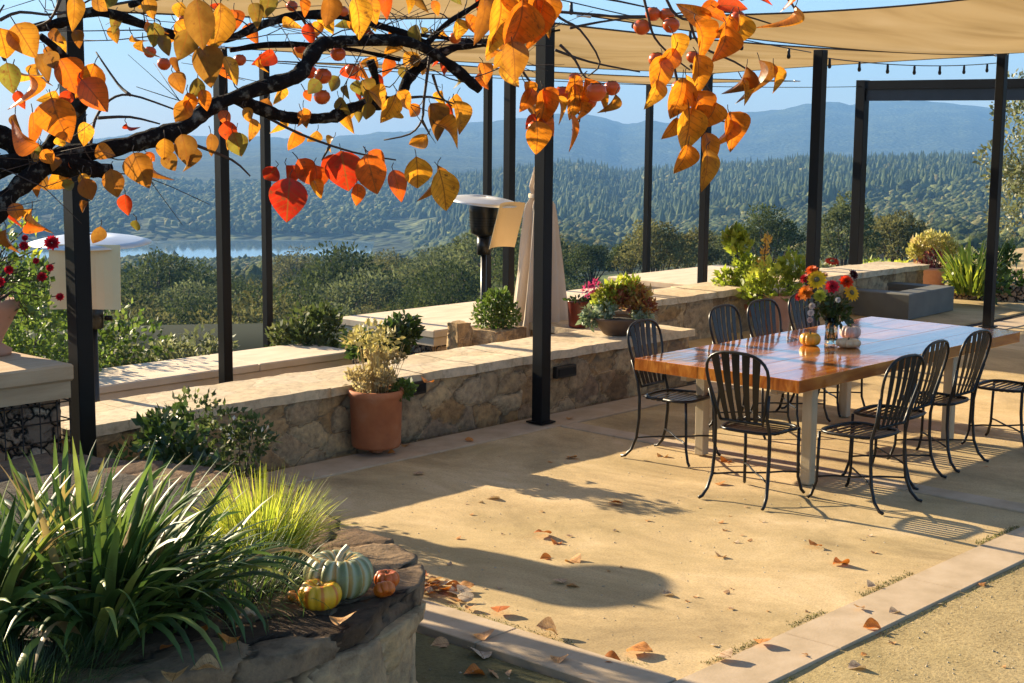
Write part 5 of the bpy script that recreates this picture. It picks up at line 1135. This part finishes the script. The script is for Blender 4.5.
TW = [([(90, 150), (95, 120), (110, 100), (130, 95), (165, 106), (190, 116)], 3.6), ([(130, 95), (118, 84), (96, 52)], 3.6), ([(98, 118), (130, 117), (160, 124)], 3.6), 
 ([(258, 112), (300, 134), (352, 152), (396, 160)], 3.9), ([(330, 146), (322, 160)], 3.9), ([(430, 55), (424, 100), (422, 120), (410, 134), (384, 140)], 4.0), ([(422, 120), (430, 135)], 4.0), ([(433, 75), (440, 95), (452, 106)], 4.0), ([(403, 98), (430, 97), (455, 104)], 4.0),
 ([(530, -10), (520, 20), (508, 45), (500, 62), (515, 70)], 3.9), ([(508, 45), (525, 75), (540, 90), (562, 95)], 3.9), ([(545, 0), (560, 18), (580, 30), (600, 62), (588, 76)], 4.0), ([(560, 12), (600, 15), (640, 18), (700, 10)], 4.1), ([(540, -8), (600, -2), (650, 8)], 4.0), ([(560, 45), (575, 60), (586, 78), (612, 86)], 4.0), ([(556, 95), (580, 115), (572, 130)], 3.95),
 ([(640, -20), (648, 15), (655, 38), (672, 56), (690, 70)], 3.85), ([(660, -20), (672, 10), (690, 20), (720, 12), (742, 15), (778, 26)], 3.8), ([(690, 20), (700, 45), (735, 62), (755, 75)], 3.85), ([(690, 65), (712, 95), (718, 118), (728, 122)], 3.85), ([(672, 56), (684, 110), (695, 140)], 3.85), ([(570, 28), (600, 22), (630, 18)], 4.2), ([(555, 50), (590, 62), (640, 72)], 4.2),
 ([(195, 145), (232, 160), (250, 176)], 3.7), ([(60, 0), (50, 20), (30, 28)], 3.4), ([(0, 20), (20, 12), (60, 14), (100, -6)], 3.4), ([(5, 60), (-8, 30), (4, 5)], 3.3), ([(300, 15), (310, 30), (330, 52)], 3.9), ([(470, 8), (520, -4), (560, 12)], 4.1), ([(780, -10), (792, 4), (796, 12)], 3.8)]
for P, d in TW: mb.tube(smoothline(W(P, d, d+.08), 3), list(np.linspace(.0045, .002, (len(P)-1)*3+1)), 5)
random.seed(11)
allp = [p for P, a, b in LIMBS for p in P]
for k in range(55):                                    # fine bare twigs
    p = np.array(random.choice(allp)); a = random.uniform(-.4, math.pi+.4); l = random.uniform(.08, .34); q = Rt*math.cos(a)*l+np.array([0, 0, 1])*math.sin(a)*l*.8+Fh*random.uniform(-.15, .15)
    m1 = p+q*.5+np.array(noise.noise_vector(Vector(p*9)))*.09; mb.tube(smoothline([p, p+q*.2+np.array(noise.noise_vector(Vector(p*17)))*.03, m1, p+q], 3), list(np.linspace(.0021, .0008, 10)), 4)
    for j in range(2):
        q2 = q*.4+np.array([random.uniform(-.1, .1), random.uniform(-.1, .1), random.uniform(-.09, .09)]); mb.tube([m1, m1+q2], [.0013, .0007], 3)
mb.build('twigs', MT['twig'], pt)
# leaves: (px, py of the leaf middle, length in pixels, tone, direction angle deg (-90 = hanging), depth, face turn, width)
LEAVES = []
def LV(name, rows):
    P = []; Dr = []; Nr = []; S = []; T_ = []; Wd = []; Cu = []
    for (px, py, ln, tn, ang, d, turn, wd) in rows:
        a = R(ang); dr = Rt*math.cos(a)+np.array([0, 0, 1])*math.sin(a)+Fh*random.uniform(-.25, .25); s = ln*d/FPX*.9
        m = D(px, py, d)-O0; P.append(m-dr/np.linalg.norm(dr)*s*.5); Dr.append(dr)
        sd = np.cross(dr, Fh); Nr.append(-Fh*math.cos(turn)+sd/np.linalg.norm(sd)*math.sin(turn)+np.array([0, 0, .1])); S.append(s); T_.append(min(1, max(0, tn+random.uniform(-.07, .1)))); Wd.append(wd*random.uniform(.82, 1.0)); Cu.append(random.uniform(.6, 3.2))
    for r_ in zip(P, Dr, Nr, S, T_, Wd, Cu): LEAVES.append(r_)
O_, Y_, G_, B_, RD = .5, .76, 1., .88, .08  # B_ picks the brown that imitates shaded leaves
LV('leaf_cluster', [(25, 40, 40, Y_, -60, 3.1, .2, 1), (4, 45, 38, .62, -80, 3.1, .3, 1), (10, 78, 34, G_, -80, 3.2, .3, .9), (75, 12, 36, .8, -85, 3.1, .5, .7), (58, 120, 50, .42, -75, 3.15, .1, 1.), (70, 75, 40, .35, -60, 3.3, .4, 1), (95, 95, 44, .3, -50, 3.3, .3, .9), (88, 82, 44, .45, -110, 3.35, .5, .8), (20, 138, 44, .3, 160, 3.2, .5, .8), (34, 130, 40, .3, -85, 3.25, .9, .6), (32, 92, 38, .4, -85, 3.2, 1.2, .5), (44, 66, 30, .85, -60, 3.3, .5, .8), (104, 152, 22, .5, -10, 3.5, .2, 1.1)])
LV('leaf_cluster', [(140, 170, 40, B_, -70, 3.4, .1, 1), (165, 150, 26, Y_, -90, 3.4, .3, 1), (170, 162, 24, .95, -60, 3.45, .2, 1), (186, 150, 36, .88, -75, 3.4, .3, .9), (192, 160, 32, .92, -85, 3.45, .7, .6), (114, 184, 34, B_, -80, 3.4, .2, .9), (88, 190, 28, .85, -70, 3.4, .3, .9), (67, 185, 18, .97, 200, 3.4, .3, 1), (84, 182, 20, Y_, -80, 3.4, .3, .8)])
LV('leaf_cluster', [(200, 25, 58, .82, -85, 3.2, .2, .75), (220, 30, 60, .78, -95, 3.25, .5, .6), (208, 65, 44, .95, -70, 3.3, .3, .9), (185, 45, 36, .85, -100, 3.35, .4, .9), (232, 70, 34, .7, -60, 3.3, .5, .6), (178, 82, 24, Y_, -60, 3.5, .3, 1), (196, 90, 28, .9, -100, 3.5, .4, .8), (205, 100, 24, .4, -70, 3.5, .3, .8), (182, 112, 30, .8, -120, 3.5, .3, .8), (190, 104, 26, .5, -80, 3.5, .3, .8), (60, 45, 20, .7, -50, 3.5, .3, 1), (78, 38, 18, Y_, -70, 3.5, .4, 1), (150, 8, 22, .72, -70, 3.5, .2, 1), (155, 35, 28, .9, -90, 3.5, .4, .8), (165, 45, 24, .85, -60, 3.5, .4, .8), (100, 5, 20, .75, -30, 3.4, .3, 1)])
LV('leaf_cluster', [(228, 132, 26, .2, -85, 3.7, .2, .9), (238, 145, 30, .97, -70, 3.7, .2, 1), (232, 140, 24, Y_, -110, 3.75, .3, .8), (253, 130, 26, .72, -85, 3.7, .8, .7), (225, 118, 20, .3, -60, 3.7, .4, .9), (248, 115, 18, .8, -60, 3.7, .4, .9), (212, 145, 26, .9, -85, 3.7, .5, .7)])
LV('leaf_cluster', [(288, 200, 50, .05, -95, 3.55, .1, 1.0), (270, 175, 24, .02, -130, 3.6, .3, 1), (306, 172, 34, .18, -60, 3.6, .3, .9), (318, 180, 34, .22, -80, 3.6, .4, .9), (345, 172, 48, .1, -80, 3.6, .1, 1.05), (372, 175, 48, .2, -75, 3.55, .1, .9), (318, 188, 22, .72, -60, 3.6, .3, .8), (398, 185, 36, .22, -70, 3.6, .3, .8), (378, 160, 28, .15, -40, 3.6, .4, .9), (330, 165, 30, .06, -130, 3.6, .3, .9), (358, 195, 26, .3, -85, 3.6, .3, .7), (291, 178, 30, .1, -70, 3.62, .6, .9)])
LV('leaf_cluster', [(418, 175, 42, .62, -85, 3.5, .15, 1), (445, 192, 52, .74, -75, 3.45, .2, .8), (436, 185, 44, .8, -95, 3.5, .9, .7), (438, 120, 40, .8, -65, 3.6, .3, .8), (462, 118, 42, .75, -65, 3.55, .4, .6), (452, 130, 34, .6, -20, 3.6, .5, .8), (418, 142, 26, .55, -140, 3.6, .3, .9), (390, 110, 34, .74, -110, 3.75, .3, .8), (380, 98, 30, .7, -30, 3.8, .4, .9), (368, 90, 26, .85, -60, 3.8, .4, .8), (368, 112, 22, .95, -90, 3.8, .3, .9), (405, 100, 26, .6, -50, 3.8, .4, .8)])
LV('leaf_cluster', [(330, 12, 40, .78, -85, 3.3, .3, .8), (360, 18, 46, .72, -75, 3.3, .3, .8), (372, 10, 30, .6, -60, 3.4, .4, .8), (385, 5, 24, .2, -60, 3.5, .4, .9), (305, 8, 20, .3, -60, 3.6, .4, .9), (268, 5, 30, .95, -100, 3.5, .3, .9), (256, 14, 26, .9, -70, 3.5, .4, .8), (290, 24, 18, Y_, 10, 3.7, .3, .9), (460, 30, 26, .7, -80, 3.9, .3, .9), (472, 24, 24, .3, -60, 3.9, .3, .8), (485, 18, 46, .8, -88, 3.5, .4, .7), (410, 5, 18, .8, -60, 3.7, .4, .8), (436, 8, 18, .4, -60, 3.7, .4, .8)])
LV('leaf_cluster', [(502, 20, 60, .55, -85, 3.4, .3, .7), (520, 30, 66, .4, -95, 3.35, .2, .8), (538, 25, 60, .3, -85, 3.4, .4, .6), (515, 60, 44, .85, -80, 3.4, .3, .9), (530, 10, 50, .45, -70, 3.4, .4, .8), (495, 40, 36, .66, -95, 3.5, .4, .8), (510, 75, 30, .7, -40, 3.7, .3, .9), (500, 60, 22, .78, -120, 3.6, .3, .8), (547, 15, 44, .35, -85, 3.4, .5, .7), (512, 0, 40, .5, -60, 3.4, .4, .8)])
LV('leaf_cluster', [(528, 100, 28, .4, -110, 3.7, .3, .8), (530, 92, 26, .5, -60, 3.7, .4, .8), (545, 108, 42, .3, -85, 3.6, .2, .8), (538, 138, 38, .55, -85, 3.6, .2, 1), (548, 125, 26, .25, -40, 3.65, .4, .9), (532, 122, 20, .12, -120, 3.7, .3, .9), (550, 100, 30, .35, -60, 3.6, .4, .9), (576, 102, 40, .5, -85, 3.75, .2, .8), (588, 95, 38, .3, -80, 3.75, .5, .8), (574, 85, 24, .4, -130, 3.75, .3, .8), (574, 132, 42, .42, -78, 3.7, 1.1, .5), (563, 108, 30, .8, -55, 3.75, 1., .5), (611, 106, 28, .85, -110, 3.75, .7, .7), (604, 100, 20, .5, -50, 3.75, .4, .8), (583, 112, 26, .6, -75, 3.75, .4, .8)])
LV('leaf_cluster', [(696, 15, 36, .4, 160, 3.6, .3, .8), (678, 48, 34, .72, -70, 3.6, .3, .8), (705, 38, 42, .5, -60, 3.55, .3, .8), (725, 48, 50, .45, -88, 3.5, .2, .7), (740, 35, 46, .62, -85, 3.55, .4, .6), (715, 12, 34, .3, -10, 3.6, .3, .8), (660, 75, 44, .55, -95, 3.6, .2, .8), (700, 75, 46, .5, -80, 3.55, .2, .7), (680, 100, 50, .45, -95, 3.5, .2, .8), (700, 110, 44, .4, -75, 3.5, .3, .8), (712, 118, 36, .48, -100, 3.5, .4, .8), (690, 130, 50, .6, -85, 3.5, .1, .8), (710, 150, 40, .55, -75, 3.5, .2, .6), (685, 160, 36, .5, -100, 3.5, .2, .9), (708, 170, 46, .76, -85, 3.45, .3, .6), (735, 130, 42, .35, -70, 3.6, .2, .85), (727, 135, 36, .42, -95, 3.6, .8, .6), (742, 85, 42, .85, -100, 3.65, .4, .7), (762, 80, 44, .8, -80, 3.65, .8, .5), (778, 80, 34, .55, -70, 3.65, .4, .6), (748, 90, 30, .72, -60, 3.65, .4, .8), (655, 95, 34, .8, -100, 3.6, .4, .8), (668, 62, 34, .35, -120, 3.6, .3, .8), (732, 5, 36, .1, 5, 3.6, .4, .8), (688, 90, 34, .72, -80, 3.5, .9, .6), (672, 130, 30, .55, -110, 3.55, .4, .8), (758, -4, 30, .08, 15, 3.6, .5, .7), (724, 30, 36, .35, -110, 3.55, .4, .8), (789, 22, 38, .66, -110, 3.6, 1.2, .35), (792, 0, 24, .4, -75, 3.6, .8, .6)])
random.seed(17)
for k in range(150):                                     # many small leaves close to the limbs
    P_l, a_, b_2 = random.choice(LIMBS); p = np.array(random.choice(P_l))+O0; off = Rt*random.gauss(0, .07)+np.array([0, 0, random.gauss(-.01, .07)])+Fh*random.uniform(-.12, .25)
    dr = np.array([0, 0, -1.])+Rt*random.gauss(0, .5)+Fh*random.gauss(0, .4); nr_ = -Fh+Rt*random.gauss(0, .8)+np.array([0, 0, random.gauss(0, .3)])
    LEAVES.append((p-O0+off, dr, nr_, random.uniform(.032, .062), random.choice([.1, .25, .45, .6, .72, .78, .85, .9, .97, 1]), random.uniform(.7, 1), random.uniform(.6, 3)))
mb = MB(); random.seed(3)
for r_ in LEAVES:                                        # leaf stalks
    b_ = Vector(r_[0]); u_ = -Vector(r_[1]).normalized(); mb.tube([b_, b_+u_*.008, b_+u_*.012+Vector((random.uniform(-.008, .008), random.uniform(-.008, .008), .006))], .0012, 4)
mb.build('leaf_stalks', MT['twig'], pt)['kind'] = 'stuff'
LEAVES.sort(key=lambda r_: -r_[3])
def leafmesh(nm, rows):
    a = [np.array(x_) for x_ in zip(*rows)]; V, Q, A = leaves(a[0], a[1], a[2], a[3], 'pers', a[4], wid=a[5], curl=a[6]); me = mesh_np(nm, V, Q, rnd=A, smooth=True, luv=LEAF['pers'][0]); return link(nm, me, MT['persleaf'], pt)
for r_ in LEAVES[:100]: leafmesh('leaf', [r_])
o_ = leafmesh('small_leaves', LEAVES[100:]); o_['kind'] = 'stuff'
def fruit(px, py, wpx, d):
    r = wpx*d/FPX/2; p = D(px, py, d)-O0
    mb = MB(); mb.lathe([(.001, -r*.88), (r*.45, -r*.8), (r*.85, -r*.42), (r, .0), (r*.88, r*.45), (r*.5, r*.76), (.001, r*.72)], tuple(p), 16); f = mb.build('persimmon', MT['fruit'], pt)
    V, Q, A = leaves(np.array([p+np.array([0, 0, r*.74])]*4), np.array([[1, 0, .1], [-1, 0, .1], [0, 1, .1], [0, -1, .1]])*1., np.array([[0, 0, 1.]]*4), np.full(4, r*.75), 'fold', wid=np.full(4, 1.6))
    c_ = link('calyx', mesh_np('calyx', V, Q), MT['calyx'], f)
for q in ((164, 64, 14, 3.9), (310, 72, 15, 3.95), (323, 76, 18, 3.9), (322, 97, 17, 3.9), (338, 54, 16, 3.9), (342, 12, 14, 3.9), (292, 6, 12, 3.9), (517, 68, 16, 3.8), (536, 128, 17, 3.65), (562, 94, 18, 3.85), (596, 92, 22, 3.7), (642, 27, 18, 3.9), (653, 14, 16, 3.9), (667, 15, 16, 3.9), (671, 25, 18, 3.85), (657, 60, 18, 3.8), (693, 57, 14, 3.8), (680, 88, 18, 3.7), (738, 18, 16, 3.8), (150, 52, 13, 3.8), (612, 88, 17, 3.8), (505, 55, 14, 3.8), (240, 60, 13, 3.8), (352, 70, 14, 3.95), (455, 38, 13, 4.0), (300, 48, 12, 3.9), (700, 100, 16, 3.8), (575, 78, 13, 3.8), (184, 22, 15, 3.7), (57, 45, 13, 3.7), (545, 15, 18, 3.7), (588, 102, 18, 3.8)): fruit(*q)

# ------------------------------------------------------------------ oaks below the terrace
def oak(label, loc, h, w, mat, nl=2600, trunk_h=.3, leaf=.3, seed=1, gap=.2, group=None, openness=.35):
    random.seed(seed); t = thing('oak_tree', label, 'oak tree', loc, group=group); cl = []; mb = MB()
    th = h*trunk_h; mb.tube([(0, 0, -1.2), (.1*w*.2, 0, th*.5), (0, 0, th), (.03*w, .02*w, h*.55)], [w*.045, w*.035, w*.03, w*.012], 7)
    nb = 15
    for k in range(nb):
        a = k*2.399; q = math.sqrt((k+.7)/nb); r = q*w*.42; z = h*(.52+.36*(1-q**2)*random.uniform(.7, 1.1)); c_ = (r*math.cos(a), r*math.sin(a), z); rr = w*random.uniform(.12, .19)
        cl.append((c_[0], c_[1], c_[2], rr*1.2, rr*1.2, rr*.8)); mb.tube([(0, 0, th*random.uniform(.7, 1)), (r*.5*math.cos(a), r*.5*math.sin(a), (th+z)*.5), c_], [w*.018, w*.011, w*.004], 5)
    cloud(cl, nl//nb, leaf, 'dia', MT[mat], 'crown', t, .2, openness); mb.build('trunk', MT['oakbark'], t); return t
PZ = lambda p: hxy(p[0], p[1])
for (px, d, ytop, wpx, mat, lab, th, seed) in (
   (657, 105, 218, 62, 'oak2', 'broad olive brown tree left of the post beyond the benches', .12, 3), (690, 118, 228, 50, 'oak2', 'olive brown tree right of the broad one, partly behind the post', .12, 4),
   (768, 120, 209, 62, 'oak1', 'dark green oak with a rounded crown beyond the potted plants', .2, 5), (845, 100, 196, 56, 'oak3', 'tall grey green oak behind the bouquet and the frame post', .3, 6),
   (897, 105, 204, 62, 'oak2', 'spreading oak with visible dark trunk between frame post and flowering bush', .42, 7), (592, 150, 246, 44, 'oak1', 'dark tree just right of the closed umbrella', .15, 8),
   (728, 135, 236, 40, 'oak3', 'small grey green tree between the post and the dark green oak', .2, 9), (630, 140, 240, 36, 'oak1', 'low dark tree at the left of the broad olive brown tree', .15, 10)):
    r = ray(px, 250); hh = math.hypot(r[0], r[1]); X, Y = r[0]/hh*d, r[1]/hh*d; z = PZ((X, Y)); top = 2.4-(ytop-123-(px-512)*.009)*d/FPX; w_ = wpx*d/FPX
    oak(lab, (X, Y, z), max(3., top-z)*1.12, w_*1.22, mat, 5200, th, .2, seed)
random.seed(5)
protos = [oak('round crowned oak in the woodland on the slope between terrace and lake', (0, 0, -500), 8, 10.5, m_, 3200, .18, .34, 20+i, group='oaks on the slope towards the lake') for i, m_ in enumerate(('oak1', 'oak3', 'oak1', 'oak2', 'oak1'))]
used = set(); spots = []
for k in range(6000):
    x = random.uniform(-90, 1120); d = random.choice([random.uniform(95, 230), random.uniform(150, 420)]); 
    if x > 560 and d < 310: continue
    r = ray(x, 250); hh = math.hypot(r[0], r[1]); X, Y = r[0]/hh*d, r[1]/hh*d
    if any((X-a)**2+(Y-b_)**2 < (5.6+d*.011)**2 for a, b_ in spots): continue
    if noise.noise(Vector((X/45, Y/45, 2))) < -.28: continue
    spots.append((X, Y))
    if len(spots) >= 230: break
for k, (X, Y) in enumerate(spots):
    p0 = protos[k % 5]; dd_ = math.hypot(X, Y); right = X*.674-Y*.738 > dd_*.03; s = random.uniform(.5, .9) if right else (random.uniform(.75, 1.25) if 140 < dd_ < 300 else random.uniform(.6, .95)); loc = (X, Y, PZ((X, Y))-.5)
    if k < 5: p0.location = loc; p0.scale = (s, s, s)
    else: copy_tree(p0, loc=loc, rz=random.random()*6, scale=(s, s, s*random.uniform(.8, 1.1)))
# ------------------------------------------------------------------ light, air, render
SE, SA = R(20.5), R(85.4)
dvec = Vector((.08*math.cos(SE), -.997*math.cos(SE), -math.sin(SE)))
sl = bpy.data.lights.new('sun', 'SUN'); so = bpy.data.objects.new('sun', sl); col.objects.link(so)
so.rotation_euler = dvec.to_track_quat('-Z', 'Y').to_euler(); sl.energy = 5; sl.angle = R(.53); sl.color = (1, .83, .57)
w = bpy.data.worlds.new('World'); scn.world = w; w.use_nodes = True; nt = w.node_tree; bg = nt.nodes['Background']
sk = nt.nodes.new('ShaderNodeTexSky'); sk.sky_type = 'NISHITA'; sk.sun_disc = False; sk.sun_elevation = SE; sk.sun_rotation = R(-4.6); sk.air_density = 1.; sk.dust_density = .3; sk.ozone_density = 3.4; sk.altitude = 300
L(nt, sk.outputs[0], bg.inputs[0]); bg.inputs[1].default_value = .06
mb = MB(); mb.box(-9500, 9500, -9500, 9500, -400, 620)
hz, nt, b = newmat('haze_air'); nt.nodes.remove(b); pv = nt.nodes.new('ShaderNodeVolumePrincipled'); L(nt, pv.outputs[0], nt.nodes['Material Output'].inputs['Volume'])
pv.inputs['Color'].default_value = (.24, .52, 1, 1); pv.inputs['Density'].default_value = HAZE; pv.inputs['Anisotropy'].default_value = 0
mb.build('haze', hz, None, kind='stuff', label='blue haze over the valley', category='haze')
scn.view_settings.view_transform = 'Standard'; scn.view_settings.look = 'None'; scn.view_settings.exposure = 1.8; scn.view_settings.gamma = 1
scn.render.engine = 'CYCLES'
scn.cycles.volume_bounces = 0; scn.cycles.max_bounces = 5; scn.cycles.diffuse_bounces = 3; scn.cycles.transparent_max_bounces = 16
